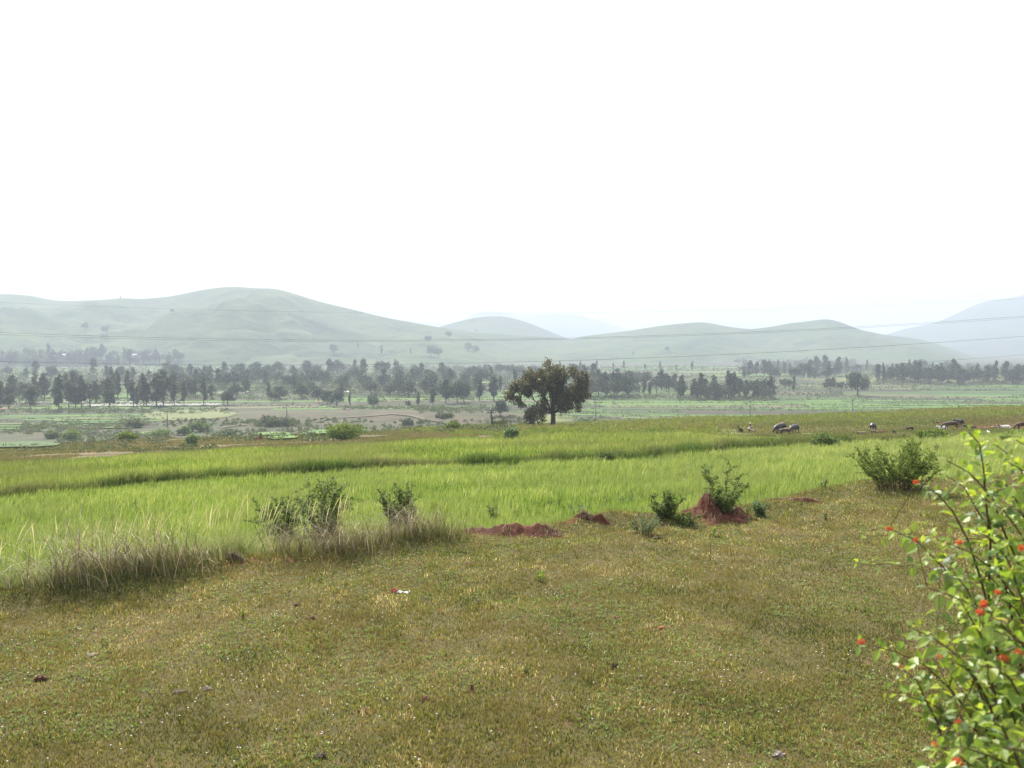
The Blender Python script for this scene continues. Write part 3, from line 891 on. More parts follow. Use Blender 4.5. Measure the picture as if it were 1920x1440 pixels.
sp = []
for x0, x1, r0, r1, n in ((-60, 340, 662, 690, 150), (880, 1120, 690, 712, 40), (1380, 1600, 678, 700, 110), (1600, 1980, 690, 706, 70), (330, 900, 690, 704, 60)):
    pass
for x0, x1, r0, r1, n in ((-60, 340, 662, 690, 170), (880, 1120, 690, 712, 50), (1380, 1600, 678, 706, 150), (1600, 1980, 690, 712, 130), (320, 900, 694, 745, 420), (-60, 330, 700, 745, 130), (900, 1110, 700, 735, 60), (1110, 1190, 725, 740, 16)):
    for i in range(n):
        p = land(random.uniform(x0, x1), random.uniform(r0, r1)); w = random.uniform(3.5, 8)
        sp.append((p[0], p[1], p[2] + random.uniform(0, 2), w, random.uniform(4, 9), 80))
cloud_stuff('far_woodland', sp, M['tree_leaf_b'], 'hazy far off woodland along the foot of the hills', 'woodland', lambda y: .0015 * y)

# scrub lines between the fields
sp = []
for (x, y, s_) in hedge:
    if abs(x) < .72 * y: sp.append((x, y, float(H(x, y)), s_ * (1.3 + y * .0016), s_ * 1.4, 12))
for x0, x1, r0, r1, n, hs in ((-20, 440, 768, 776, 150, 1.6), (640, 830, 764, 768, 60, 1.8), (780, 920, 764, 772, 70, 2.2), (1110, 1260, 744, 748, 60, 2.0), (1450, 1580, 736, 742, 30, 1.0), (40, 250, 796, 806, 130, 1.6),
                              (225, 275, 790, 800, 50, 2.2), (480, 560, 792, 800, 90, 2.2), (920, 1010, 782, 786, 20, 1), (750, 960, 802, 808, 60, .9), (100, 330, 812, 835, 150, 1.2), (380, 620, 806, 830, 130, 1.1), (0, 400, 838, 850, 60, .7), (330, 900, 698, 750, 420, 2.6), (0, 340, 735, 762, 120, 1.3), (1640, 1960, 708, 722, 160, 2.6), (1270, 1450, 744, 752, 120, 2.0), (880, 1110, 722, 738, 80, 1.6),
                              (0, 250, 806, 815, 60, 1.4), (440, 700, 786, 796, 40, 1.0), (740, 1000, 788, 800, 60, .9), (560, 980, 798, 812, 120, .8), (300, 560, 786, 800, 90, .8), (820, 850, 778, 784, 14, 1.5), (790, 960, 765, 775, 40, 1.5), (1080, 1130, 780, 795, 20, 1.2)):
    for i in range(n):
        p = ground(random.uniform(x0, x1), random.uniform(r0, r1)); w = random.uniform(.6, 1.3) * hs
        sp.append((p[0], p[1], p[2], w, w * random.uniform(.6, 1.0), 34))
cloud_stuff('scrub', sp, M['scrub'], 'low scrub along the field edges and on the slope down to the valley', 'scrub', lambda y: .0013 * y + .12)


# ------------------------------------------------------------------ the big tree
def big_tree(px, row, spec, trunk_w, name, label, leaf_n, lf, forks, mat):
    b = ground(px, row); k = b[1] / F                       # metres per pixel there
    print(name, 'at', b)
    root = empty(name, b, label, 'tree')
    tr, cr = MB(), MB()
    lob = []
    if trunk_w > 3:                                          # the round body of the crown behind the lobes
        for i in range(11):
            a_ = random.uniform(0, 6.28); q_ = math.sqrt(random.random())
            ex, ez = math.cos(a_) * q_ * 62, 73 + math.sin(a_) * q_ * 38
            if ez < 62 and -40 < ex < 8: continue
            spec = spec + [(ex, ez, 13, .7)]
    for dx, dz, r_, dens in spec:
        for j in range(4):                                   # each lobe seen is several in depth
            rr_ = r_ * k * random.uniform(.75, 1.0)
            lob.append((dx * k + random.uniform(-.25, .25) * r_ * k, random.uniform(-1, 1) * (abs(4.2 - abs(dx * k) * .42)) * .8, dz * k + random.uniform(-.2, .2) * r_ * k, rr_, .85, dens))
    fork = np.array([0, 0, forks * k])
    tube(tr, [(0, 0, -.4), (0, 0, 0), (0, 0, .25 * forks * k), (.02, 0, .7 * forks * k), fork * 1.0], np.array([1.9, 1.45, 1.1, .95, 1.05]) * trunk_w * k, 12)
    limbs = []
    order = [i for i in range(0, len(lob), 4) if (i // 4) % 4 == 0] + [i for i in range(0, len(lob), 4) if (i // 4) % 4 != 0] + [i for i in range(1, len(lob), 4)]
    for li in order:
        l = lob[li]
        first = len(limbs) < (len(lob) // 16 + 1)
        c = np.array(l[:3]); mid = fork * .45 + c * .55 + np.array([0, 0, -.12 * abs(c[0])])
        if c[2] < fork[2] * 1.6: mid = (fork + c) / 2 + np.array([0, 0, .1])
        if first:
            pts = bez(fork + R.uniform(-.1, .1, 3), mid, c, 9)
        else:                                                # side limb: leaves the limb that passes nearest
            cand = np.concatenate([q_[2:7] for q_ in limbs]); o_ = cand[np.argmin(np.linalg.norm(cand - c * .75, axis=1))]
            pts = bez(o_, (o_ + c) / 2 + R.normal(0, .3, 3) + [0, 0, .25], c, 9)
        wob = np.cumsum(R.normal(0, .10, (9, 3)), 0) * np.linspace(0, 1, 9)[:, None]; wob -= wob[-1] * np.linspace(0, 1, 9)[:, None]
        pts = pts + wob; limbs.append(pts)
        r0 = trunk_w * k * (.5 if first else .2)
        tube(tr, pts + R.normal(0, .05, pts.shape) * np.linspace(0, 1, 9)[:, None], np.linspace(1, .12, 9) ** 1.4 * r0, 6)
        for q_ in range(5):                                  # twigs into the lobe
            s0 = pts[random.randint(4, 8)]; e_ = c + unit(1)[0] * l[3] * .85
            tube(tr, bez(s0, (s0 + e_) / 2 + R.normal(0, .2, 3), e_, 5), np.linspace(r0 * .25, .015, 5), 4)
    w = np.array([l[5] * l[3] ** 2 for l in lob]); w /= w.sum()
    # clumps of leaves at twig ends
    nc = leaf_n // 14
    pick = R.choice(len(lob), nc, p=w)
    L = np.array(lob)[pick]
    d = unit(nc)
    cc = L[:, :3] + d * (L[:, 3] * (1 - .55 * R.random(nc) ** 1.2))[:, None] * np.array([1, 1, .9])
    P = np.repeat(cc, 14, 0) + R.normal(0, 1, (nc * 14, 3)) * (2.6 * k)
    D = np.repeat(d, 14, 0) * .4 + unit(nc * 14); D /= np.linalg.norm(D, axis=1)[:, None]
    rr_ = np.clip(np.repeat(R.random(nc), 14) * .6 + R.random(nc * 14) * .4, 0, 1)
    leaves(cr, P, lf * R.uniform(.7, 1.4, nc * 14), lf * .62 * R.uniform(.7, 1.3, nc * 14), D=D, r=rr_, fold=.22)
    tr.build('trunk', M['bark'], root, True)
    cr.build('crown', mat, root)
    return b


s7 = 1 / 7.2


def lobes_from(crop, bx, by):
    return [((x - bx) * s7, (by - y_) * s7, r_ * s7, d_) for x, y_, r_, d_ in crop]


big_tree(1037, 800, lobes_from([(960, 310, 90, .35), (1070, 350, 60, .6), (670, 430, 75, 1), (830, 450, 85, 1), (960, 430, 90, 1.1), (1100, 420, 85, 1.1), (1250, 400, 70, 1), (1350, 470, 80, 1), (1420, 560, 65, .9),
                                (1290, 600, 80, .8), (1400, 660, 55, .9), (1350, 760, 60, 1), (1310, 880, 50, .9), (1200, 690, 80, .9), (1120, 780, 75, 1), (1120, 900, 60, .8), (1060, 560, 90, .9), (930, 570, 80, .7),
                                (780, 560, 70, .8), (640, 530, 85, 1.1), (540, 600, 80, 1.1), (450, 600, 65, 1.1), (410, 720, 55, .9), (480, 770, 55, .6), (530, 820, 45, .4), (620, 640, 60, .8), (850, 700, 60, .5),
                                (880, 840, 60, .7), (1020, 680, 70, .7), (850, 620, 70, .7), (1180, 830, 60, .9), (1250, 720, 70, .9), (1080, 840, 60, .9), (740, 480, 60, .9)], 985, 1140),
         4.4, 'big_tree', 'large dark spreading tree with forked trunk alone in the middle of the view', 19000, .36, 26, M['big_leaf'])
big_tree(1008.5, 800.5, lobes_from([(690, 950, 70, 1), (760, 900, 50, 1), (850, 930, 60, .9), (640, 1030, 40, .8), (720, 1040, 45, .7), (840, 1030, 45, .7), (700, 1090, 30, .4)], 783, 1150),
         1.7, 'small_dark_tree', 'small dark tree under the left side of the large spreading tree', 2600, .3, 10, M['big_leaf'])


# ------------------------------------------------------------------ grass and crops (nobody could count them)
def scatter(y0, y1, dens, umax=.70, umin=None, step=1.06):
    """random points over the visible wedge of land; dens(y) per square metre"""
    out = []
    a = y0
    umin = -umax if umin is None else umin
    while a < y1:
        b = min(y1, a * step)
        area = (umax - umin) / 2 * (b * b - a * a)
        n = R.poisson(dens((a + b) / 2) * area)
        yy = np.sqrt(R.uniform(a * a, b * b, n)); xx = yy * R.uniform(umin, umax, n)
        out.append(np.stack([xx, yy], 1)); a = b
    return np.concatenate(out)


def on(xy, dz=0):
    return np.c_[xy, H(xy[:, 0], xy[:, 1]) + dz]


# lawn
xy = scatter(5.2, 26, lambda y: 3600 * (7 / y) ** 1.2 if y > 7 else 3600, umax=.68)
xy = xy[xy[:, 1] < E(xy[:, 0]) + .5]
cl = noise(xy[:, 0], xy[:, 1], .35) + .7 * noise(xy[:, 0], xy[:, 1], 1.6)
keep = R.random(len(xy)) < np.clip(.95 + .25 * cl, .7, 1)
xy = xy[keep]; cl = cl[keep]; n = len(xy)
print('lawn blades', n)
mb = MB()
hh = R.uniform(.024, .052, n) * (1 + .3 * np.clip(cl, -.6, 1))
rv = np.clip(.42 + .25 * noise(xy[:, 0], xy[:, 1], 1.3) + .22 * noise(xy[:, 0], xy[:, 1], .4) + R.normal(0, .30, n), 0, 1)
wd = .003 + .00036 * xy[:, 1]
blades(mb, on(xy, -.004), hh, wd, R.uniform(0, 6.28, n), R.uniform(.3, 1.5, n), seg=2, r=rv)
o = mb.build('lawn_grass', M['grass_lawn']); tag(o, 'short cropped olive and reddish grass covering the near ground', 'grass', kind='stuff')
# taller tufts in the lawn
mb = MB()
xy = scatter(5.4, 24, lambda y: 5.5, umax=.68); xy = xy[(xy[:, 1] < E(xy[:, 0])) & (noise(xy[:, 0], xy[:, 1], 1.4) > -.1)]
k = 16; c_ = np.repeat(xy, k, 0) + R.normal(0, .035, (len(xy) * k, 2)); n = len(c_)
blades(mb, on(c_, -.004), R.uniform(.04, .10, n), .0035 + .0002 * c_[:, 1], R.uniform(0, 6.28, n), R.uniform(.1, .9, n), r=np.clip(np.repeat(R.random(len(xy)), k) + R.normal(0, .15, n), 0, 1))
o = mb.build('grass_tufts', M['grass_lawn']); tag(o, 'slightly taller tufts scattered in the short grass', 'grass', kind='stuff')
# broad little herbs
mb = MB()
xy = scatter(5.4, 22, lambda y: 110 * (8 / y) ** .5, umax=.68); xy = xy[(xy[:, 1] < E(xy[:, 0])) & (noise(xy[:, 0] + 50, xy[:, 1], 1.1) > .05)]
k = 7; c_ = np.repeat(xy, k, 0) + R.normal(0, .02, (len(xy) * k, 2)); n = len(c_)
D = unit(n, .05); D[:, 2] *= .6; D /= np.linalg.norm(D, axis=1)[:, None]
leaves(mb, on(c_, .012), R.uniform(.015, .036, n), R.uniform(.011, .02, n), D=D, N=np.tile([0, 0, 1.0], (n, 1)) + R.normal(0, .3, (n, 3)))
o = mb.build('lawn_herbs', M['herb']); tag(o, 'tiny green leafy herbs growing through the short grass', 'herbs', kind='stuff')
# white specks of flowers
mb = MB()
xy = scatter(5.4, 21, lambda y: 9.0, umax=.68); xy = xy[(xy[:, 1] < E(xy[:, 0])) & (noise(xy[:, 0], xy[:, 1] + 90, .9) > .12)]
k = 5; c_ = np.repeat(xy, k, 0); n = len(c_); a_ = np.tile(np.arange(k) * 2 * np.pi / k, len(xy))
D = np.stack([np.cos(a_), np.sin(a_), np.full(n, .5)], 1); D /= np.linalg.norm(D, axis=1)[:, None]
leaves(mb, on(c_, .055), .008 + .0002 * c_[:, 1], .009, D=D, N=np.tile([0, 0, 1.0], (n, 1)))
o = mb.build('tiny_flowers', M['white_f']); tag(o, 'tiny white flowers dotted through the short grass', 'flowers', kind='stuff')

# near crop between lawn and bund
mb = MB()
xy = scatter(11.5, 75, lambda y: 56 * (16 / y) ** 1.45, umax=.70)
k = 9; xy = np.repeat(xy, k, 0); rc = np.repeat(R.normal(0, .12, len(xy) // k), k); hc = np.repeat(R.uniform(.75, 1.2, len(xy) // k), k); xy = xy + R.normal(0, 1, xy.shape) * (.03 + .0012 * xy[:, 1:2])
kp = (xy[:, 1] > E(xy[:, 0]) + .55) & (xy[:, 1] < B(xy[:, 0]) + .3); rc, hc = rc[kp], hc[kp]
xy = xy[(xy[:, 1] > E(xy[:, 0]) + .55) & (xy[:, 1] < B(xy[:, 0]) + .3)]
n = len(xy); print('crop', n)
g1 = noise(xy[:, 0], xy[:, 1], 2.5)
hh = R.uniform(.18, .36, n) * (1 + .2 * g1) * hc
blades(mb, on(xy, -.02), hh, .0035 + .0003 * xy[:, 1], R.normal(.2, 1.3, n), R.uniform(.15, 1.0, n), seg=3,
       r=np.clip(.48 + .15 * g1 + rc + R.normal(0, .2, n) + .24 * sst(xy[:, 0], 2, 20), 0, 1))
o = mb.build('young_crop', M['crop']); tag(o, 'bright green young crop filling the nearer field', 'crop', kind='stuff')
# further crop between bund and the tan strip
mb = MB()
xy = scatter(24, 150, lambda y: 150 * (30 / y) ** 1.35, umax=.70)
xy = xy[(xy[:, 1] > B(xy[:, 0])) & (xy[:, 1] < T(xy[:, 0]) + .15 * (T(xy[:, 0]) - B(xy[:, 0])) * noise(xy[:, 0], xy[:, 1], 6))]
n = len(xy); print('crop2', n)
g1 = noise(xy[:, 0], xy[:, 1], 5) + .5 * noise(xy[:, 0], xy[:, 1], 1.6)
hh = R.uniform(.25, .58, n) * (1 + .25 * g1)
u_ = xy[:, 0] / xy[:, 1]
hh = hh * (1 - .78 * sst(u_, .2, .27) * sst(xy[:, 1] - T(xy[:, 0]), -22, -8))
blades(mb, on(xy, -.02), hh, .005 + .0004 * xy[:, 1], R.uniform(0, 6.28, n), R.uniform(.05, .8, n), seg=2,
       r=np.clip(.42 + .24 * g1 + R.normal(0, .27, n) + .25 * sst(u_, .15, .4), 0, 1))
o = mb.build('tall_crop', M['crop2']); tag(o, 'taller yellow green crop in the further field behind the grassy bund', 'crop', kind='stuff')
# bund grasses
mb = MB()
n = 60000
xs = R.uniform(-26, 48, n); ys = B(xs) + R.normal(0, .22, n) * (1 + ((xs > 5) * .5))
tf = noise(xs, ys, 1.3); kp = (R.random(n) < .85 + .4 * tf) & (np.abs(xs / ys) < .72)
xs, ys, tf = xs[kp], ys[kp], tf[kp]; n = len(xs)
blades(mb, on(np.c_[xs, ys], -.03), R.uniform(.3, .75, n) * (1 + .3 * tf) * (1 - .55 * sst(xs / ys, .4, .5)), .006 + .00035 * ys, R.uniform(0, 6.28, n), R.uniform(.15, 1.2, n), seg=3,
       r=np.clip(R.beta(1.6, 3, n) + .25 * (noise(xs, ys, 7) > .2), 0, 1))
o = mb.build('bund_grass', M['bund']); tag(o, 'dark tufted grass on the low bund between the two crops', 'grass', kind='stuff')
# wispy grasses at the left end of the lawn edge
mb = MB()
n = 52000
xs = R.uniform(-13, -2.2, n); ys = E(xs) + .05 + .3 * noise(xs, xs, .6) + R.exponential(.95, n)
dn = np.where(xs > -4.2, .35, 1.0)
kp = (R.random(n) < dn * np.clip(.65 + .6 * noise(xs, ys, .9), .1, 1)); xs, ys = xs[kp], ys[kp]; n = len(xs)
sc = np.where(xs > -4.4, .65, 1.0)
blades(mb, on(np.c_[xs, ys], -.03), R.uniform(.25, 1.0, n) * (.25 + .75 * sst(ys - E(xs), -.1, .8)) * sc * (.62 + .5 * noise(xs, ys, 1.5) + .25 * noise(xs, ys, .45)), R.uniform(.003, .0065, n), R.normal(-.9, 1.6, n), R.uniform(.3, 1.7, n), seg=4, r=R.beta(2, 2, n))
n = 260
xs = R.uniform(-12, -3, n); ys = E(xs) + R.uniform(.3, 2.5, n)
blades(mb, on(np.c_[xs, ys]), R.uniform(.9, 1.3, n), .004, R.normal(.3, .9, n), R.uniform(.2, .9, n), seg=5, r=R.uniform(.75, 1, n), wprof=lambda t: .4 + (1.6 if .72 < t < .95 else 0))
o = mb.build('wispy_grass', M['wispy']); tag(o, 'tall wispy grey green grass at the left end of the lawn edge', 'grass', kind='stuff')
# a low fringe everywhere along the lawn edge
mb = MB()
n = 9000
xs = R.uniform(-12, 16, n); ys = E(xs) + R.normal(0, .38, n)
kp = noise(xs, ys, .8) > -.1; xs, ys = xs[kp], ys[kp]; n = len(xs)
blades(mb, on(np.c_[xs, ys], -.02), R.uniform(.05, .22, n), .004, R.uniform(0, 6.28, n), R.uniform(.3, 1.4, n), seg=2, r=R.random(n))
o = mb.build('edge_grass', M['bund']); tag(o, 'low ragged grass along the broken edge of the lawn', 'grass', kind='stuff')

# weeds on the crest
mb = MB()
xy = scatter(40, 190, lambda y: 3.4 * (80 / y) ** 1.0, umax=.70, umin=-.13)
u_ = xy[:, 0] / xy[:, 1]
kp = (xy[:, 1] > T(xy[:, 0]) - 1.5) & ~inside(xy[:, 0], xy[:, 1], RED) & ~(inside(xy[:, 0], xy[:, 1], TAN)) & (noise(xy[:, 0], xy[:, 1], 3.5) > -.55 + .5 * (1 - sst(u_, -.13, -.03)))
kp &= ~((u_ > .24) & (xy[:, 1] < 100) & (R.random(len(xy)) < .5))
kp &= ~(inside(xy[:, 0], xy[:, 1], HERD) & (R.random(len(xy)) < .6))
xy = xy[kp]; n = len(xy); k = 16; print('weeds', n)
sz = np.where(inside(xy[:, 0], xy[:, 1], HERD), .55, 1) * R.uniform(.16, .42, n) * (1 + .4 * noise(xy[:, 0], xy[:, 1], 6)) * np.where((xy[:, 0] / xy[:, 1] > .24) & (xy[:, 1] < 105), .6, 1)
c_ = on(xy); P = np.repeat(c_, k, 0); s_ = np.repeat(sz, k)
D = unit(n * k, 0.0)
P = P + D * s_[:, None] * R.uniform(.2, 1, n * k)[:, None]
leaves(mb, P, s_ * R.uniform(.4, .9, n * k), s_ * .34, D=D, r=np.clip(np.repeat(R.random(n), k) * .6 + R.random(n * k) * .4, 0, 1))
o = mb.build('field_weeds', M['weed']); tag(o, 'leafy green weeds covering the brow behind the crops', 'weeds', kind='stuff')
# dry short growth on the slope
mb = MB()
xy = scatter(45, 300, lambda y: 60 * (50 / y) ** 1.45, umax=.70, umin=-.70)
kp = (xy[:, 1] > T(xy[:, 0])) & (H(xy[:, 0], xy[:, 1]) > -29.5) & (noise(xy[:, 0], xy[:, 1], 5) > -.3); xy = xy[kp]; n = len(xy)
blades(mb, on(xy), R.uniform(.08, .3, n) * np.where(inside(xy[:, 0], xy[:, 1], HERD), .6, 1), .008 + .0005 * xy[:, 1], R.uniform(0, 6.28, n), R.uniform(.2, 1.2, n), seg=1 + 1, r=R.random(n))
DRY = foliage('slope_grass', [(0, (.09, .11, .03)), (.5, (.17, .155, .06)), (1, (.27, .20, .11))], transl=.3, patch=(.09, .13, .03), pscale=.05)
o = mb.build('slope_grass', DRY); tag(o, 'thin dry grass on the tan strip and the slope', 'grass', kind='stuff')


# ------------------------------------------------------------------ single bushes and plants
def bush(px, row, wpx, hpx, label, mat='shrub_b', dense=1.0, lf=None, name='bush', group=None, lob=9):
    b = ground(px, row); k = b[1] / F; w, h = wpx * k / 2, hpx * k
    root = empty(name, b, label, 'bush', group)
    st, fo = MB(), MB()
    L = []
    for i in range(lob):
        a = random.uniform(0, 6.28); d = math.sqrt(random.random()) * .72
        L.append((math.cos(a) * d * w, math.sin(a) * d * w, h * (.25 + .42 * random.random() * math.sqrt(1 - d * d)), .38 * min(w, h * 1.2) * random.uniform(.7, 1.2), .8))
    L.append((0, 0, h * .6, .42 * min(w, h), .8))
    for l in L:
        tube(st, bez((random.uniform(-.1, .1) * w, random.uniform(-.1, .1) * w, -.05), (l[0] * .4, l[1] * .4, l[2] * .5), l[:3], 5), np.linspace(.02 + .01 * h, .006, 5), 4)
    n = int(1100 * dense)
    p, d = crown_points(L, n, .6); p[:, 2] = np.maximum(p[:, 2], .02); p[:, 2] *= h / p[:, 2].max()
    lf = lf or (.0022 * b[1] + .03)
    leaves(fo, p, lf * R.uniform(.7, 1.4, n), lf * .6 * R.uniform(.7, 1.3, n), D=unit(n), fold=.2)
    st.build('stems', M['twig'], root, True); fo.build('foliage', M[mat], root)
    return root


bush(648, 824, 92, 33, 'big dense round bush standing on the tan strip', dense=2.6, lob=16)
bush(958, 828, 34, 26, 'fresh green rounded bush left of the big tree', mat='pale_leaf', dense=1.1)
bush(374, 809, 40, 22, 'dark bush above the pale bushes on the left slope', mat='shrub', dense=1.2)
bush(345, 816, 26, 16, 'small dark bush left of the dark one on the slope', mat='shrub')
bush(239, 830, 46, 22, 'green bush on the tan strip below the leftmost pole', dense=1.2)
bush(140, 826, 60, 22, 'loose green bush on the left slope', dense=1.3)
bush(98, 822, 30, 16, 'low green bush left of the loose one', mat='shrub')
bush(300, 818, 44, 13, 'low wide bush under the tiny yellow green plot')
bush(360, 836, 34, 24, 'pale green bush at the top of the tall crop', mat='pale_leaf')
bush(425, 820, 44, 15, 'grey green bush left of the red heap', mat='scrub')
bush(515, 797, 74, 17, 'wide grey scrubby bush left of the dark pole', mat='scrub', dense=1.6, lob=14)
bush(255, 801, 50, 15, 'grey green thicket below the oval field', mat='scrub', dense=1.4)
bush(848, 806, 30, 16, 'small round bush on the brow left of the big tree', mat='shrub_b')
bush(940, 801, 46, 13, 'low wide bush just behind the fresh green one', mat='scrub')
bush(832, 783, 34, 8, 'low brownish bush on the bare rise', mat='scrub')
bush(765, 797, 26, 12, 'scraggy bush below the winding footpath', mat='scrub', dense=.5)
bush(1580, 800, 8, 8, 'tiny weed clump standing on the brow', mat='weed', dense=.2) if False else None
bush(1545, 838, 70, 26, 'dark green grassy bush on the bund below the grazing buffaloes', mat='shrub', dense=1.5, lob=12)
bush(1750, 825, 66, 20, 'wide green bush on the bund below the resting cattle', mat='shrub_b', dense=2, lob=14)
bush(1140, 868, 40, 22, 'dark green tussocky bush on the middle of the bund', mat='shrub', dense=1.1)
bush(1892, 828, 50, 9, 'green bush on the bund near the right edge', mat='shrub_b', dense=1.2)


def shrub(px, row, wpx, hpx, label, mat='shrub', n_st=12, lf=.035, lpx=26, spread=1.0, name='shrub', top=None, ybase=None, cat='shrub', bare=.3):
    """an open shrub: stems, side twigs, leaves along the twigs"""
    b = ground(px, row) if ybase is None else ybase; k = b[1] / F; w, h = wpx * k / 2, hpx * k
    root = empty(name, b, label, cat)
    st, fo = MB(), MB(); P, D = [], []
    for i in range(n_st):
        a = random.uniform(0, 6.28); q_ = math.sqrt(random.random()) * spread
        e_ = np.array([math.cos(a) * q_ * w, math.sin(a) * q_ * w * .8, h * random.uniform(.55, 1.0) * (1 - .25 * q_)])
        ro = random.uniform(.2, .55); pts = bez((e_[0] * ro, e_[1] * ro, -.05), (e_[0] * (ro * .6 + .3) + random.uniform(-.1, .1) * w, e_[1] * .6, e_[2] * .55), e_, 9)
        pts += R.normal(0, .012, pts.shape) * h
        tube(st, pts, np.linspace(.007 + .005 * h, .002, 9), 5)
        segs = [pts[int(9 * bare):]]
        for j in range(10):
            s0 = pts[random.randint(max(1, int(9 * bare)), 8)]
            dv = unit(1, -.1)[0]; t_ = s0 + dv * random.uniform(.10, .28) * h
            tw = bez(s0, (s0 + t_) / 2 + np.array([0, 0, .03 * h]), t_, 5)
            tube(st, tw, np.linspace(.003, .0012, 5), 3, cap=False); segs.append(tw)
        for sg in segs:
            m_ = max(2, int(lpx * np.linalg.norm(sg[-1] - sg[0]) / .5))
            for t_ in np.random.default_rng(i).random(m_):
                f = t_ * (len(sg) - 1); i_ = min(int(f), len(sg) - 2)
                P.append(sg[i_] + (sg[i_ + 1] - sg[i_]) * (f - i_)); D.append(unit(1, -.3)[0])
    P, D = np.array(P), np.array(D)
    leaves(fo, P + R.normal(0, .008, P.shape), lf * R.uniform(.6, 1.3, len(P)), lf * .55 * R.uniform(.7, 1.2, len(P)), D=D, fold=.15)
    st.build('stems', M['twig'], root, True); fo.build('foliage', M[mat], root)
    return root


shrub(525, 1026, 90, 112, 'leafy green shrub left of a taller thin shrub on the lawn edge', n_st=16, lf=.05, lpx=60)
shrub(608, 1032, 125, 150, 'tall thin twiggy shrub standing in dry straw on the lawn edge', n_st=18, lf=.055, lpx=40)
shrub(757, 998, 95, 92, 'dark green shrub on the bent over straw heap', n_st=16, lf=.05, lpx=80)
shrub(920, 980, 26, 40, 'small dark plant behind the low red earth heap', n_st=5, lf=.05)
shrub(965, 976, 14, 26, 'tiny plant on the low red earth heap', n_st=4, lf=.035)
shrub(1082, 968, 40, 24, 'low pale leaved plant between the earth heap and the thicket', mat='pale_leaf', n_st=7, lf=.05)
shrub(1180, 948, 40, 24, 'low pale spray of leaves at the crop edge', mat='pale_leaf', n_st=6, lf=.05)
shrub(1250, 968, 80, 48, 'low dark bramble thicket left of the red mound', n_st=18, lf=.05, lpx=50, bare=.1)
shrub(1285, 985, 60, 26, 'low dark brambles at the foot of the red mound', n_st=14, lf=.045, lpx=50, bare=.1)
shrub(1425, 968, 32, 30, 'small rounded dark plant right of the red mound', mat='pale_leaf', n_st=10, lf=.05, lpx=70, bare=.1)
shrub(1392, 970, 40, 20, 'low green plant at the right foot of the red mound', n_st=8, lf=.045)
shrub(1205, 1003, 74, 40, 'low spreading feathery green plant on the lawn', mat='pale_leaf', n_st=14, lf=.03, lpx=50)
shrub(1012, 1090, 18, 24, 'tiny two leaved seedling in the middle of the lawn', mat='lantana', n_st=2, lf=.06, lpx=12)
shrub(1338, 1006, 16, 18, 'small bright seedling right of the feathery plant', mat='lantana', n_st=2, lf=.05, lpx=12)
shrub(1330, 1052, 8, 60, 'single thin upright stalk on the lawn', n_st=1, lf=.03, lpx=6)
shrub(1543, 915, 20, 22, 'tiny plant on the bare bank left of the open bush', n_st=4, lf=.04)
shrub(1548, 975, 10, 16, 'tiny dark sprig on the lawn below the bank', n_st=3, lf=.04)
shrub(455, 1160, 10, 26, 'thin green grass sprig on the left lawn', mat='herb', n_st=2, lf=.03)
shrub(1683, 918, 180, 98, 'wide open leafy bush with many stems on the right bank', mat='shrub_b', n_st=40, lf=.055, lpx=42)


# ---- straw clumps hanging over the lawn edge
def straw(px, row, wpx, label, n=90, length=.6, sc=1.0, group=None):
    b = ground(px, row); k = b[1] / F; w = wpx * k / 2
    root = empty('straw_clump', b, label, 'dry grass', group)
    mb = MB()
    P = np.c_[R.normal(0, w * .7, n), R.uniform(0, .9, n), np.zeros(n)]
    P[:, 2] = H(P[:, 0] + b[0], P[:, 1] + b[1]) - b[2]
    ang = R.normal(-math.pi / 2 - .25, 1.1, n)
    blades(mb, P, R.uniform(.35, 1.2, n) * length, R.uniform(.0025, .0065, n), ang, R.uniform(.3, 2.4, n), seg=6, r=R.beta(1.3, 1.6, n), yaw=ang + math.pi / 2 + R.normal(0, .4, n), base_lean=.25)
    mb.build('straw', M['straw'], root)
    mb = MB(); n2 = n * 5
    P = np.c_[R.normal(0, w * .7, n2), R.normal(.35, .35, n2), np.zeros(n2)]
    P[:, 2] = H(P[:, 0] + b[0], P[:, 1] + b[1]) - b[2] - .02
    blades(mb, P, R.uniform(.06, .38, n2) * length * (.3 + .7 * sst(P[:, 1], -.1, .7)), .004, R.uniform(0, 6.28, n2), R.uniform(.2, 1.3, n2), seg=3, r=R.beta(1.2, 2.2, n2))
    tag(mb.build('tuft', M['under'], root), kind='stuff')
    return root


straw(25, 1112, 90, 'grey straw clump at the left edge of the view', length=1.0)
straw(125, 1108, 110, 'pale straw clump with long drooping seed heads, left of the largest one', n=260, length=1.35)
straw(240, 1086, 120, 'largest drooping straw clump with long pale bent stems', n=330, length=1.35)
straw(338, 1072, 90, 'brown straw clump right of the largest drooping one', n=200, length=0.85)
straw(530, 1045, 90, 'dark straw clump under the leafy green shrub', n=160, length=0.85)
straw(622, 1046, 110, 'pale straw clump under the tall thin shrub', n=320, length=1.19)
straw(705, 1028, 80, 'low straw clump between the thin shrub and the straw heap', n=160, length=0.77)
straw(780, 1012, 130, 'long low heap of bent straw under the dark green shrub', n=320, length=1.02)


# ---- heaps of red earth
def blob(mb, c, sx, sy, sz, seed, rough=.25, n=2, m=0, lift=0.0):
    bm = bmesh.new(); bmesh.ops.create_icosphere(bm, subdivisions=n, radius=1)
    v = np.array([q.co[:] for q in bm.verts]); t = np.array([[q.index for q in f.verts] for f in bm.faces]); bm.free()
    f = 1 + rough * (noise(v[:, 0] * 3 + seed * 5, v[:, 1] * 3 + v[:, 2] * 4, 1.2) + .5 * noise(v[:, 0] * 3, v[:, 1] * 5 + v[:, 2] * 6 + seed, .5))
    v = v * f[:, None] * np.array([sx, sy, sz]); v[:, 2] += lift
    mb.add(v + np.asarray(c, float), t, .5, m)


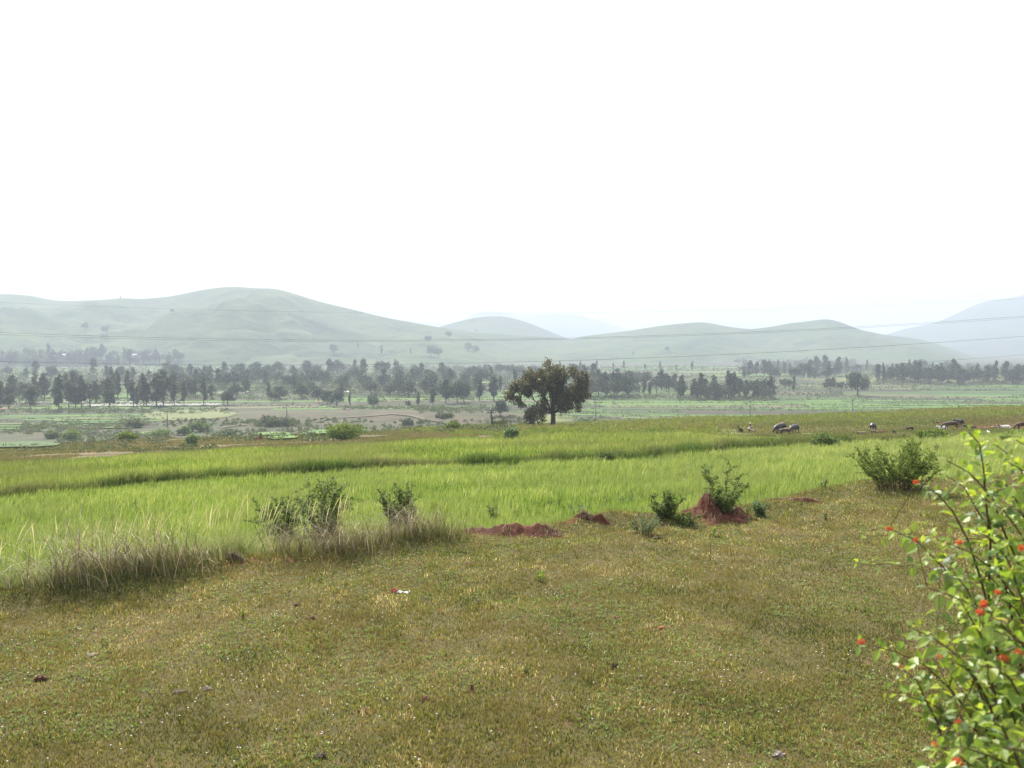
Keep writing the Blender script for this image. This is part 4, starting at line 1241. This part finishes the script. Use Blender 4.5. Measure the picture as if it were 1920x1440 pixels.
def mound(px, row, wpx, hpx, name, label, peaks, depth=.5):
    b = ground(px, row); k = b[1] / F; w, h = wpx * k / 2, hpx * k
    root = empty(name, b, label, 'mound')
    n, m = 70, 40
    xs = np.linspace(-1.15, 1.15, n) * w; ys = np.linspace(-1, 1, m) * w * depth
    Xg, Yg = np.meshgrid(xs, ys, indexing='ij'); Zg = np.zeros_like(Xg)
    for cx_, hh_, ww in peaks:
        Zg = np.maximum(Zg, hh_ * h * np.exp(-np.abs((Xg / w - cx_) / ww) ** 1.7 - np.abs(Yg / (w * depth * .5)) ** 1.7))
    Zg = Zg * (1 + (.55 if h > .3 else .3) * noise(Xg + px, Yg, .22) + (.35 if h > .3 else .2) * noise(Xg, Yg + px, .09)) + .05 * h * noise(Xg, Yg, .06) - .03
    gz = H(Xg + b[0], Yg + b[1]) - b[2]
    V = np.stack([Xg, Yg, gz + Zg], -1).reshape(-1, 3)
    ix = np.arange(n * m).reshape(n, m)
    q = np.stack([ix[:-1, :-1], ix[1:, :-1], ix[1:, 1:], ix[:-1, 1:]], -1).reshape(-1, 4)
    mb = MB(); mb.add(V, np.concatenate([q[:, [0, 1, 2]], q[:, [0, 2, 3]]]))
    mb.build('earth', M['red'], root, True)
    mb = MB(); nn = 2200
    pk = R.integers(0, n * m, nn); P = V[pk] + R.normal(0, .01, (nn, 3)); kk = Zg.reshape(-1)[pk] > .02 * h; P = P[kk & (noise(P[:, 0] + px, P[:, 1], .25) > -.05)]
    nn = len(P)
    blades(mb, P, R.uniform(.03, .12, nn), .004, R.normal(-1.57, 1, nn), R.uniform(.4, 2.2, nn), seg=3, r=R.random(nn))
    tag(mb.build('grass_cover', M['straw'], root), kind='stuff')
    return root


mound(955, 998, 170, 22, 'earth_heap', 'long low heap of red earth with grass on its edge beside the crop', [(-.6, .7, .5), (0, .9, .6), (.6, 1.0, .45)], .45)
mound(1105, 972, 90, 14, 'earth_heap', 'very low grassy red earth bank left of the bramble thicket', [(-.3, .8, .5), (.5, 1, .4)], .35)
mound(1342, 966, 124, 48, 'termite_mound', 'tall pointed mound of red earth with a sapling behind it', [(-.22, 1.05, .30), (.05, .78, .5), (.5, .5, .45), (-.6, .35, .45)], 1.0)
mound(1480, 938, 150, 10, 'earth_heap', 'thin bare red bank left of the open bush', [(-.4, .8, .4), (.4, 1, .4)], .2)
mound(490, 826, 50, 12, 'earth_heap', 'dark red earth heap beside the small green plots', [(-.3, .5, .5), (0, 1.0, .2), (.5, .5, .4)], .4)
mound(440, 1050, 60, 12, 'earth_heap', 'small crumbled red earth patch between the straw clumps', [(0, 1, .6)], .3)
# sapling on the mound
g0 = ground(1352, 950)
shrub(1352, 935, 120, 92, 'slim sapling with sparse leaves behind the red mound', n_st=6, lf=.06, lpx=40, ybase=g0 + np.array([.15, .35, .0]), name='sapling', cat='sapling')
shrub(1345, 950, 62, 44, 'dark creeping plant over the middle of the red mound', n_st=22, lf=.055, lpx=40, ybase=ground(1356, 966) + np.array([.0, -.12, .12]), bare=.1)


# ---- stones and clods on the lawn
def lump(px, row, wpx, hpx, mat, name, label, cat, rough=.3, flat=.8):
    b = ground(px, row); k = b[1] / F
    mb = MB(); blob(mb, (0, 0, 0), wpx * k * .38, wpx * k * .38 * flat, hpx * k * .45, px * .37, .5, 3, lift=hpx * k * .18)
    o = mb.build(name, M[mat], smooth=False)
    o.location = [float(q) for q in b]; o.rotation_euler = (0, 0, random.uniform(-.5, .5))
    return tag(o, label, cat)


lump(739, 1111, 15, 14, 'brick', 'brick_piece', 'broken orange brick lying beside a white wrapper', 'brick')
b = ground(757, 1112); mb = MB(); k = b[1] / F
xs = np.linspace(-11, 11, 14) * k; ys = np.linspace(-5, 5, 8) * k
Xg, Yg = np.meshgrid(xs, ys, indexing='ij'); Zg = .02 + .016 * noise(Xg + 3, Yg, .035) + .008 * noise(Xg, Yg + 7, .015)
ix = np.arange(14 * 8).reshape(14, 8); q = np.stack([ix[:-1, :-1], ix[1:, :-1], ix[1:, 1:], ix[:-1, 1:]], -1).reshape(-1, 4)
V = np.stack([Xg * (1 + .2 * noise(Yg, Xg, .03)), Yg, Zg], -1).reshape(-1, 3)
t0 = np.concatenate([q[:, [0, 1, 2]], q[:, [0, 2, 3]]])
mb.add(V, t0); mb.add(V - [0, 0, .003], t0[:, ::-1])
o = mb.build('wrapper', M['plastic']); o.location = [float(v) for v in b]; tag(o, 'crumpled white plastic wrapper beside the broken brick', 'litter')
for a in [(683, 1335, 26, 12, 'clod', 'earth_clod', 'flat reddish clod low on the lawn, the largest one'), (797, 1314, 18, 12, 'clod', 'earth_clod', 'round brownish red clod right of the large flat one'),
          (885, 1296, 13, 18, 'clod', 'earth_clod', 'upright bright red clod with a grass blade beside it'), (1152, 1253, 18, 14, 'dark_clod', 'dung_pile', 'dark crumbly dung lump on the middle of the lawn'),
          (1203, 1271, 13, 9, 'stone', 'stone', 'small pale stone right of the dark dung lump'), (1240, 1180, 14, 9, 'brick', 'earth_clod', 'orange red clod among darker grass'),
          (585, 1161, 18, 8, 'clod', 'earth_clod', 'dark red clod on the left lawn under the straw clumps'), (557, 1137, 12, 8, 'dark_clod', 'dung_pile', 'small dark dung lump above the dark red clod'),
          (77, 1276, 24, 14, 'clod', 'earth_clod', 'dull pinkish clod near the left edge'), (388, 1293, 20, 9, 'stone', 'stone', 'pale grey flat stone right of a row of dark bits'),
          (335, 1298, 36, 6, 'dark_clod', 'dung_pile', 'flat dark dung patch left of the pale grey stone'), (172, 1229, 26, 6, 'stone', 'stone', 'thin flat grey stone on the left lawn'),
          (205, 1224, 10, 6, 'dark_clod', 'dung_pile', 'tiny dark lump beside the thin grey stone'), (600, 1420, 30, 12, 'dark_clod', 'dung_pile', 'dark purplish dung pile at the bottom of the view'),
          (1460, 1418, 30, 14, 'stone', 'stone', 'pale broken stone with a dark side at the bottom of the view'), (1232, 1010, 22, 7, 'dark_clod', 'dung_pile', 'dark flat lump at the end of the feathery plant'),
          (1640, 995, 14, 5, 'dark_clod', 'dung_pile', 'dark flat lump beside the left flower of the near bush'), (1572, 1382, 18, 5, 'dark_clod', 'dung_pile', 'dark flat lump low on the right lawn'),
          (880, 1057, 20, 5, 'clod', 'earth_clod', 'reddish flat clod below the long earth heap'), (1158, 1158, 20, 4, 'clod', 'earth_clod', 'faint flat reddish clod high on the middle lawn'),
          (988, 1206, 20, 5, 'dark_clod', 'dung_pile', 'thin dark patch of dung on the middle lawn'), (1730, 1253, 16, 5, 'clod', 'earth_clod', 'reddish clod seen through the near bush')]:
    lump(*a[:6], a[6], a[5].replace('_', ' '))

# ------------------------------------------------------------------ poles and wires
for i, (px, row, top, label) in enumerate([(314, 801, 770, 'leftmost thin pole in front of the oval field'), (538, 806, 757, 'tall dark pole on the slope right of the grey bush'), (920, 802, 768, 'thin leaning pole left of the big tree'),
                                           (1117, 797, 752, 'dark pole just right of the big tree'), (1406, 790, 750, 'short looking pole behind the weedy brow above the two squatting people'), (1598, 780, 748, 'faint pole below the big spreading tree on the right')]):
    b = ground(px, row)
    if i >= 3: b = at(px, min(row, 791), 330); b[2] = float(H(b[0], b[1]))
    a_, zt = ray(px, top); zt *= b[1]; hh = zt - b[2]
    root = empty('utility_pole', b, label, 'pole', 'poles crossing the valley')
    mb = MB(); lean = .35 if i == 2 else .05
    tube(mb, [(lean, 0, -.5), (lean * .5, 0, hh * .5), (0, 0, hh)], [.17, .14, .11], 8); mb.build('shaft', M['pole'], root, True)
    mb = MB(); box(mb, (0, 0, hh - .5), (1.5, .12, .12)); arm = mb.build('crossarm', M['pole'], root)
    for dx in (-.65, .65, 0):
        mb = MB(); z0 = hh - .44 if dx else hh
        tube(mb, [(dx, 0, z0), (dx, 0, z0 + .08), (dx, 0, z0 + .2)], [.03, .06, .03], 8); mb.build('insulator', M['wall'], arm, True)

WY = 62.0
for nm, pts, rr_, yy, label in [('a', [(0, 624), (640, 636), (1120, 633), (1440, 622), (1920, 592)], .008, WY, 'upper strand of the close pair of wires crossing the whole view'),
                                ('b', [(0, 628), (640, 638.5), (1120, 635.5), (1440, 624.5), (1920, 595)], .007, WY + 1.2, 'lower strand of the close pair of wires crossing the whole view'),
                                ('c', [(0, 678), (640, 683), (960, 679), (1160, 673), (1440, 662), (1920, 630)], .009, WY, 'single wire sagging in front of the tree tops'),
                                ('d', [(0, 567), (320, 579), (640, 586), (900, 587), (1920, 560)], .004, WY, 'faint topmost wire across the left hill'),
                                ('e', [(0, 726), (400, 727), (844, 721), (1400, 700), (1650, 686), (1920, 664)], .006, WY, 'lowest faint wire in front of the left grove')]:
    Q = np.array([at(p, r_, yy) for p, r_ in pts])
    cf = np.polyfit(Q[:, 0], Q[:, 2], 2)
    xs = np.linspace(-75, 75, 60)
    mb = MB(); tube(mb, np.stack([xs, np.full(60, yy), np.polyval(cf, xs)], 1), rr_, 6)
    o = mb.build('overhead_wire', M['wire'], smooth=True); tag(o, label, 'wire', 'overhead wires')


# ------------------------------------------------------------------ small houses
def house(px, row, wpx, hpx, roof, label, rz=0.0, name='house'):
    b = land(px, row); k = b[1] / F; w, h = wpx * k, hpx * k
    root = empty(name, b, label, 'house', None, rz)
    d = w * .8; wh = h * .62
    mb = MB(); box(mb, (0, 0, wh / 2 - .3), (w, d, wh + .6)); mb.build('wall', M['wall'], root)
    mb = MB(); o_ = .25
    V = [(-w / 2 - o_, -d / 2 - o_, wh), (w / 2 + o_, -d / 2 - o_, wh), (w / 2 + o_, d / 2 + o_, wh), (-w / 2 - o_, d / 2 + o_, wh), (-w / 2 - o_, 0, h), (w / 2 + o_, 0, h)]
    mb.add(V, [(0, 1, 5), (0, 5, 4), (2, 3, 4), (2, 4, 5), (0, 4, 3), (1, 2, 5), (0, 3, 2), (0, 2, 1)]); mb.build('roof', M[roof], root)
    mb = MB(); box(mb, (w * .1, -d / 2 - .03, wh * .38), (w * .16, .06, wh * .76)); mb.build('door', M['door'], root)
    mb = MB(); box(mb, (-w * .25, -d / 2 - .03, wh * .6), (w * .14, .05, wh * .25)); mb.build('window', M['door'], root)


house(770, 735, 12, 7, 'roof_pale', 'white shed between two dark domed trees', .1, 'shed')
house(708, 720, 7, 4, 'roof_pale', 'small white shed in the gap of the middle grove', .2, 'shed')
house(651, 737, 7, 4, 'roof_pale', 'little white shed at the near side of the middle grove', -.2, 'shed')
house(652, 695, 6, 12, 'roof', 'narrow pinkish building behind the middle grove crowns')
house(120, 669, 10, 5, 'roof_pale', 'pale roofed house left in the hazy village', .3)
house(253, 668, 6, 4, 'roof_pale', 'small white house in the middle of the hazy village', .1)
house(283, 669, 9, 4, 'roof_pale', 'wider white house right of the small one in the hazy village', -.1)
house(312, 666, 5, 5, 'roof_pale', 'small bright white house at the right end of the hazy village', .2)
house(598, 757, 12, 5, 'roof', 'low reddish hut under the dark trees above the bare rise', .1, 'hut')
house(8, 770, 12, 5, 'roof', 'low white and red hut under the leftmost trees', .1, 'hut')


# ------------------------------------------------------------------ animals and people
def skin_mesh(nodes, edges, name, mat, lv=2):
    bm = bmesh.new(); ly = bm.verts.layers.skin.verify()
    vs = []
    for i, (x, y, z, r_) in enumerate(nodes):
        v = bm.verts.new((x, y, z)); rr_ = r_ if isinstance(r_, tuple) else (r_, r_)
        v[ly].radius = rr_; v[ly].use_root = (i == 0); vs.append(v)
    for a, b_ in edges: bm.edges.new((vs[a], vs[b_]))
    me = bpy.data.meshes.new(name + '_base'); bm.to_mesh(me); bm.free()
    o = bpy.data.objects.new(name + '_base', me); col.objects.link(o)
    s = o.modifiers.new('skin', 'SKIN'); s.use_smooth_shade = True
    ss = o.modifiers.new('sub', 'SUBSURF'); ss.levels = lv; ss.render_levels = lv
    dg = bpy.context.evaluated_depsgraph_get(); dg.update()
    out = bpy.data.meshes.new_from_object(o.evaluated_get(dg)); out.name = name
    bpy.data.objects.remove(o); bpy.data.meshes.remove(me)
    out.materials.clear(); out.materials.append(mat)
    for p in out.polygons: p.use_smooth = True
    return out


def quadruped(pose):
    N = [(-.35, 0, 1.12, .37), (-.85, 0, 1.12, .27), (.15, 0, 1.08, .40), (.62, 0, 1.14, .33)]
    Ed = [(0, 1), (0, 2), (2, 3)]
    dz = 0
    if pose == 'graze': hd = [(.98, 0, 1.02, .21), (1.22, 0, .78, .16), (1.38, 0, .50, .15), (1.46, 0, .24, .09)]
    elif pose == 'lie': hd = [(.95, 0, 1.22, .20), (1.15, 0, 1.42, .16), (1.36, 0, 1.46, .15), (1.62, 0, 1.34, .09)]
    else: hd = [(.98, 0, 1.22, .21), (1.25, 0, 1.36, .17), (1.48, 0, 1.38, .15), (1.76, 0, 1.22, .09)]
    for i, h_ in enumerate(hd): N.append(h_); Ed.append((3 if i == 0 else len(N) - 2, len(N) - 1))
    head = hd[2]
    for s in (-1, 1):
        if pose == 'lie':
            ch = [(.66, s * .28, .80, .13), (.95, s * .32, .74, .08), (.75, s * .33, .72, .06)]
            chh = [(-.75, s * .30, .86, .19), (-.35, s * .42, .78, .10), (-.72, s * .44, .73, .06), (-.45, s * .46, .72, .055)]
        else:
            f = .10 * s
            ch = [(.64, s * .20, .80, .15), (.66 + f, s * .21, .46, .085), (.64 + f, s * .21, .12, .06), (.70 + f, s * .21, .04, .07)]
            chh = [(-.80, s * .21, .82, .20), (-.66 - f * .5, s * .22, .62, .12), (-.92 - f, s * .22, .42, .075), (-.84 - f, s * .22, .12, .055), (-.78 - f, s * .22, .04, .07)]
        for base, c_ in ((3, ch), (1, chh)):
            for i, h_ in enumerate(c_): N.append(h_); Ed.append((base if i == 0 else len(N) - 2, len(N) - 1))
    tail = [(-1.12, 0, 1.10, .05), (-1.2, 0, .85 if pose != 'lie' else .9, .03), (-1.16, .05, .55 if pose != 'lie' else .76, .045)]
    for i, h_ in enumerate(tail): N.append(h_); Ed.append((1 if i == 0 else len(N) - 2, len(N) - 1))
    if pose == 'lie': N = [(x, y, z - .70, r_) for x, y, z, r_ in N]; head = (head[0], 0, head[2] - .70, .15)
    return N, Ed, head


QC = {}


def animal(px, row, lpx, facing, pose, mat, name, label, cat, horns=True, yaw=0.0, extra=None, group=None):
    key = (pose, mat)
    N, Ed, head = quadruped(pose)
    if key not in QC: QC[key] = skin_mesh(N, Ed, 'body', M[mat])
    b = ground(px, row); k = b[1] / F
    L = lpx * k / {'graze': 2.15, 'stand': 2.3, 'lie': 1.9}[pose]
    root = empty(name, b, label, cat, group, (0 if facing > 0 else math.pi) + yaw)
    root.scale = (L, L, L)
    o = bpy.data.objects.new('body', QC[key]); col.objects.link(o); o.parent = root
    hx, _, hz, _ = head
    for s in (-1, 1):
        mb = MB()
        e0 = np.array([hx - .05, s * .11, hz + .08]); leaves(mb, np.array([e0]), .24, .13, D=np.array([[-.2, s * .95, -.1]]), N=np.array([[0, 0, 1.0]]), detail=True)
        mb.build('ear', M[mat], root)
        if horns:
            mb = MB(); tube(mb, bez(e0 + [0, 0, .05], e0 + [-.15, s * .38, .05], e0 + [-.30, s * .22, .28], 7), np.linspace(.045, .01, 7), 6); mb.build('horn', M['horn'], root, True)
    if extra == 'spot':
        mb = MB(); blob(mb, (.72, -.29, 1.22), .12, .05, .10, 3, .1); mb.build('white_patch', M['white_hide'], root, True)
    if extra == 'dark_head':
        mb = MB(); blob(mb, (hx, 0, hz), .28, .19, .2, 3, .1); mb.build('dark_face', M['buff'], root, True)
    if extra == 'back_glint':
        mb = MB(); blob(mb, (-.35, 0, 1.30), .62, .26, .20, 4, .06); mb.build('back_glint', M['tan_hide'], root, True)  # tan shape laid on the back, a painted stand-in for the glint of light
    return root


G_ = 'cattle grazing behind the crops'
animal(1463, 813, 30, -1, 'graze', 'buff', 'buffalo', 'larger dark buffalo with a painted glint on its back, grazing, behind a calf', 'buffalo', extra='back_glint', group=G_, yaw=.6)
animal(1471, 816, 20, -1, 'graze', 'buff_b', 'buffalo_calf', 'brown calf standing in front of the larger grazing buffalo', 'calf', horns=False, group=G_, extra='back_glint', yaw=-.5)
animal(1489, 813, 26, -1, 'graze', 'buff', 'buffalo', 'black buffalo with a white shoulder spot right of the calf', 'buffalo', extra='spot', group=G_, yaw=.7)
animal(1637, 809, 25, 1, 'graze', 'buff', 'buffalo', 'black buffalo grazing among pale goats', 'buffalo', group=G_, yaw=.9)
animal(1616, 815, 16, -1, 'lie', 'tan_hide', 'goat', 'pale goat lying left of the buffalo among goats', 'goat', horns=False, group=G_)
animal(1638, 814, 13, -1, 'stand', 'tan_hide', 'goat', 'tan goat standing below the buffalo among goats', 'goat', horns=False, group=G_, yaw=.4)
animal(1651, 813, 14, 1, 'lie', 'red_hide', 'goat', 'reddish goat lying right of the buffalo among goats', 'goat', horns=False, group=G_)
animal(1676, 814, 12, -1, 'stand', 'buff_b', 'goat', 'brown goat, left of a tan one in the open grass', 'goat', horns=False, group=G_, yaw=.9)
animal(1688, 815, 10, 1, 'lie', 'tan_hide', 'goat', 'small tan goat right of the brown one', 'goat', horns=False, group=G_)
animal(1706, 809, 14, -1, 'graze', 'buff_b', 'calf', 'dark brown calf grazing alone left of the bund bush', 'calf', horns=False, group=G_)
animal(1758, 794, 10, 1, 'lie', 'red_hide', 'goat', 'small red brown goat lying farthest back on the brow', 'goat', horns=False, group=G_)
animal(1783, 806, 25, -1, 'graze', 'buff_b', 'buffalo', 'brown buffalo in front of a black one on red ground', 'buffalo', group=G_, yaw=-.6)
animal(1798, 801, 24, -1, 'stand', 'buff', 'buffalo', 'black buffalo behind the brown one on red ground', 'buffalo', group=G_, yaw=.4)
animal(1768, 805, 16, -1, 'lie', 'white_hide', 'goat', 'white goat lying above the bund bush', 'goat', horns=False, group=G_)
animal(1821, 805, 18, -1, 'lie', 'red_hide', 'calf', 'reddish calf lying right of the two buffaloes', 'calf', horns=False, group=G_, extra='dark_head')
animal(1802, 820, 15, 1, 'lie', 'white_hide', 'goat', 'greyish white goat lying in the grass beside the near bush tip', 'goat', horns=False, group=G_)
animal(1853, 816, 13, 1, 'stand', 'white_hide', 'cow', 'white cow standing end on at the edge of the red ground', 'cow', group=G_, yaw=1.3, extra='dark_head')
animal(1866, 804, 14, 1, 'lie', 'tan_hide', 'calf', 'pale brown calf lying on the red ground', 'calf', horns=False, group=G_)
animal(1885, 804, 18, -1, 'lie', 'white_hide', 'calf', 'pale calf with a dark head lying on the red ground', 'calf', horns=False, group=G_, extra='dark_head')
animal(1917, 807, 24, -1, 'graze', 'buff_b', 'cow', 'brown cow grazing at the right edge of the view', 'cow', group=G_)


def squatting_person(px, row, hpx, label, shirt, wrap, lean, yaw, scarf=None):
    b = ground(px, row); k = b[1] / F; s_ = hpx * k / .95
    root = empty('person', b, label, 'person', None, yaw); root.scale = (s_, s_, s_)
    l = lean
    hip = (-.12, 0, .26); ch = (-.02 + l * .25, 0, .60 - l * .08); nk = (.03 + l * .36, 0, .76 - l * .14); hd_ = (.07 + l * .44, 0, .90 - l * .18)
    N = [(*hip, .13), ((hip[0] + ch[0]) / 2, 0, (hip[2] + ch[2]) / 2, .115), (*ch, .13), (*nk, .05), (*hd_, .088), (hd_[0] + .02, 0, hd_[2] + .07, .075), (hd_[0] + .085, 0, hd_[2] - .005, .022)]
    Ed = [(0, 1), (1, 2), (2, 3), (3, 4), (4, 5), (4, 6)]
    for sd in (-1, 1):
        a = len(N)
        N += [(ch[0], sd * .17, ch[2] + .05, .055), (ch[0] + .12, sd * .21, ch[2] - .16, .042), (ch[0] + .34, sd * .13, ch[2] - .24 - l * .1, .032), (ch[0] + .42, sd * .10, ch[2] - .27 - l * .12, .034)]
        Ed += [(2, a), (a, a + 1), (a + 1, a + 2), (a + 2, a + 3)]
        for f_ in (-.02, 0, .02):                                # fingers
            N.append((ch[0] + .49, sd * .10 + f_, ch[2] - .30 - l * .12, .010)); Ed.append((a + 3, len(N) - 1))
        a = len(N)
        N += [(-.08, sd * .10, .24, .09), (.26, sd * .17, .44, .066), (.12, sd * .15, .10, .05), (.10, sd * .15, .04, .045), (.27, sd * .17, .03, .035)]
        Ed += [(0, a), (a, a + 1), (a + 1, a + 2), (a + 2, a + 3), (a + 3, a + 4)]
    me = skin_mesh(N, Ed, 'body', M['skin']); o = bpy.data.objects.new('body', me); col.objects.link(o); o.parent = root
    mb = MB(); blob(mb, (hd_[0] - .03, 0, hd_[2] + .045), .105, .10, .095, 2, .05, 3); mb.build('hair', M['hair'], root, True)
    # shirt: a shell round the trunk with short sleeves
    mb = MB(); tube(mb, [hip, N[1][:3], ch, (nk[0] - .01, 0, nk[2] - .03)], [.15, .145, .165, .07], 12)
    for sd in (-1, 1): tube(mb, [(ch[0], sd * .10, ch[2] + .05), (ch[0], sd * .18, ch[2] + .04), (ch[0] + .08, sd * .205, ch[2] - .09)], [.07, .072, .06], 8)
    mb.build('shirt', shirt, root, True)
    mb = MB()
    for sd in (-1, 1): tube(mb, [(-.12, sd * .07, .25), (.08, sd * .13, .36), (.27, sd * .17, .45), (.22, sd * .165, .33)], [.13, .11, .09, .08], 10)
    tube(mb, [(-.14, 0, .34), (-.12, 0, .24), (-.06, 0, .14)], [.14, .17, .15], 12)
    mb.build('wrap', wrap, root, True)
    if scarf:
        mb = MB(); blob(mb, (hd_[0] - .02, 0, hd_[2] + .085), .10, .10, .07, 6, .08, 3); mb.build('headcloth', scarf, root, True)
    return root


squatting_person(1408, 811, 17, 'person in brown shirt and pale headcloth squatting upright on the weedy brow', M['cloth_a'], M['cloth_c'], .1, math.pi, M['cloth_c'])
squatting_person(1390, 811, 14, 'person in dark green clothes squatting and bending forward left of the upright one', M['cloth_b'], M['cloth_b'], .9, math.pi + .2)


# ------------------------------------------------------------------ the flowering bush close to the camera
def near_bush():
    base = np.array([2.15, 2.5, 0.0]); base[2] = float(H(base[0], base[1]))
    root = empty('flowering_bush', base, 'tall bush with heart shaped yellow green leaves and orange flowers close on the right', 'bush')
    st, fo = MB(), MB()
    P, D, Sz, Rv = [], [], [], []
    rs = random.Random(11)
    tips = [(1622, 1207, 2.5), (1668, 992, 2.5), (1690, 1250, 2.35), (1722, 910, 2.6), (1778, 862, 2.6), (1822, 812, 2.6), (1875, 835, 2.9), (1905, 820, 3.1), (1735, 1100, 2.3), (1662, 1295, 2.4),
            (1758, 1400, 2.1), (1775, 890, 2.8), (1835, 1000, 2.4), (1710, 1180, 2.2), (1760, 1010, 2.6), (1800, 1130, 2.3), (1850, 1250, 2.1), (1890, 950, 2.5), (1915, 1060, 2.4), (1850, 880, 2.9),
            (1785, 1240, 2.2), (1830, 1330, 2.0), (1800, 1400, 2.0), (1880, 1400, 1.9), (1930, 1180, 2.3), (1880, 1120, 2.6), (1840, 1070, 2.8), (1900, 1300, 2.4), (1870, 1010, 3.0), (1925, 900, 2.8),
            (1960, 850, 2.7), (1985, 960, 2.4), (1980, 1100, 2.2), (1990, 1250, 2.1), (1960, 1380, 2.0), (1950, 1010, 2.9), (1900, 1200, 2.9), (1860, 1420, 2.5), (1945, 1440, 2.4), (2050, 900, 2.6),
            (2060, 1100, 2.5), (2080, 1300, 2.4), (1835, 935, 2.5), (1795, 1075, 2.45), (1868, 1180, 2.2), (1910, 1370, 2.1), (1820, 1290, 2.5), (1890, 870, 2.6), (1930, 980, 2.5), (1938, 1270, 2.0)]

    def twig(a, m, b_, r0, r1, start, sp, nside, lf, side_len=.16):
        n = 12; pts = bez(a, m, b_, n) + R.normal(0, .004, (n, 3))
        tube(st, pts, np.linspace(r0, r1, n), 5, r=.5)
        L = np.linalg.norm(np.diff(pts, axis=0), axis=1).sum(); k = max(2, int(L * (1 - start) / sp))
        for i in range(k + 1):
            t = start + (1 - start) * i / k; f = t * (n - 1); i_ = min(int(f), n - 2); c = pts[i_] + (pts[i_ + 1] - pts[i_]) * (f - i_)
            d = pts[min(i_ + 1, n - 1)] - pts[i_]; d /= np.linalg.norm(d) + 1e-9
            s = np.cross(d, [0, 0, 1.0]); s /= np.linalg.norm(s) + 1e-9; up = np.cross(s, d)
            ax = s if i % 2 == 0 else up
            for sg in (-1, 1):
                dv = ax * sg + d * .55 + R.normal(0, .28, 3) + np.array([0, 0, .12]); dv /= np.linalg.norm(dv)
                P.append(c); D.append(dv); Sz.append(lf * (1.0 - .45 * max(0, t - .75) / .25) * rs.uniform(.7, 1.15)); Rv.append(min(.96, max(0, rs.gauss(.36 + .38 * t, .22))) if rs.random() > .012 else 1.0)
        for j in range(nside):
            t = rs.uniform(max(.35, start), .95); i_ = int(t * (n - 2)); c = pts[i_]
            e_ = c + np.array([rs.gauss(-.02, 1), rs.gauss(0, 1), rs.gauss(.1, .8)]) * side_len
            twig(c, (c + e_) / 2 + np.array([0, 0, .03]), e_, .0022, .001, .2, sp, 0, lf * .85)

    for (px, row, y) in tips:
        e_ = at(px, row, y) - base
        dx = rs.uniform(.25, .75) * (1 if px > 1760 else 1.4)
        a = np.array([e_[0] + dx, e_[1] + rs.uniform(-.05, .4), 0.0]); a[2] = float(H(a[0] + base[0], a[1] + base[1])) - base[2]
        m = np.array([e_[0] + dx * rs.uniform(.6, .9), (e_[1] + a[1]) / 2, e_[2] - rs.uniform(.02, .22)])
        twig(a, m, e_, .008, .0016, .22, .046, 5, .050, .17)
    # flower heads where the photograph shows them
    fl = [(1667, 993), (1783, 859), (1779, 886), (1833, 851), (1872, 892), (1718, 906), (1800, 1019), (1718, 1014), (1841, 964), (1878, 932), (1916, 1029), (1616, 1206), (1688, 1252),
          (1762, 1233), (1797, 1355), (1752, 1398), (1909, 1225), (1882, 1237), (1795, 1429), (1870, 1112)]
    P, D, Sz, Rv = np.array(P), np.array(D), np.array(Sz), np.array(Rv)
    N = R.normal(0, .45, P.shape) + np.array([0, 0, 1.0])
    st_pts = P.copy()
    leaves(fo, P + D * .008, Sz, Sz * .72, D=D, r=Rv, fold=.12, detail=True, droop=.22, N=N)
    for (px, row) in fl:
        y = rs.uniform(1.9, 2.15) if px > 1740 else rs.uniform(2.2, 2.4); c = at(px, row, y) - base
        i_ = np.argmin(np.linalg.norm(st_pts - (c + [0, 0, -.03]), axis=1))
        if np.linalg.norm(st_pts[i_] - c) > .30: c = st_pts[i_] + np.array([0, 0, .05])
        tube(st, bez(st_pts[i_], (st_pts[i_] + c) / 2 + [0, 0, -.01], c, 5), np.linspace(.0015, .001, 5), 4)
        mb = MB(); n = 16; d = unit(n, -.1)
        for k_ in range(4):
            a_ = np.full(n, k_ * math.pi / 2)
            s = np.cross(d, [0.3, .2, .9]); s /= np.linalg.norm(s, axis=1)[:, None]; t_ = np.cross(d, s)
            dv = s * math.cos(k_ * math.pi / 2) + t_ * math.sin(k_ * math.pi / 2) + d * .5; dv /= np.linalg.norm(dv, axis=1)[:, None]
            leaves(mb, d * .011, .0062, .0055, D=dv, N=d, r=np.clip(R.normal(.4, .3, n), 0, 1))
        f = mb.build('flower_head', M['petal'], root); f.location = [float(q) for q in c]
        f.scale = (rs.uniform(.55, .85),) * 3
    st.build('stems', M['twig'], root, True)
    fo.build('foliage', M['lantana'], root)
    print('near bush leaves', len(P))


near_bush()

# ------------------------------------------------------------------ the air
mb = MB(); box(mb, (0, 0, 225), (24400, 24400, 514))
HZ = bpy.data.materials.new('haze_air'); HZ.use_nodes = True
n_ = HZ.node_tree.nodes; n_.remove(n_['Principled BSDF'])
pv = n_.new('ShaderNodeVolumePrincipled')
pv.inputs['Color'].default_value = (.68, .78, .90, 1)
pv.inputs['Density'].default_value = 0.00034
pv.inputs['Anisotropy'].default_value = .1
HZ.node_tree.links.new(pv.outputs[0], n_['Material Output'].inputs['Volume'])
o = mb.build('haze', HZ); tag(o, 'pale blue haze filling the valley air', 'haze', kind='stuff')
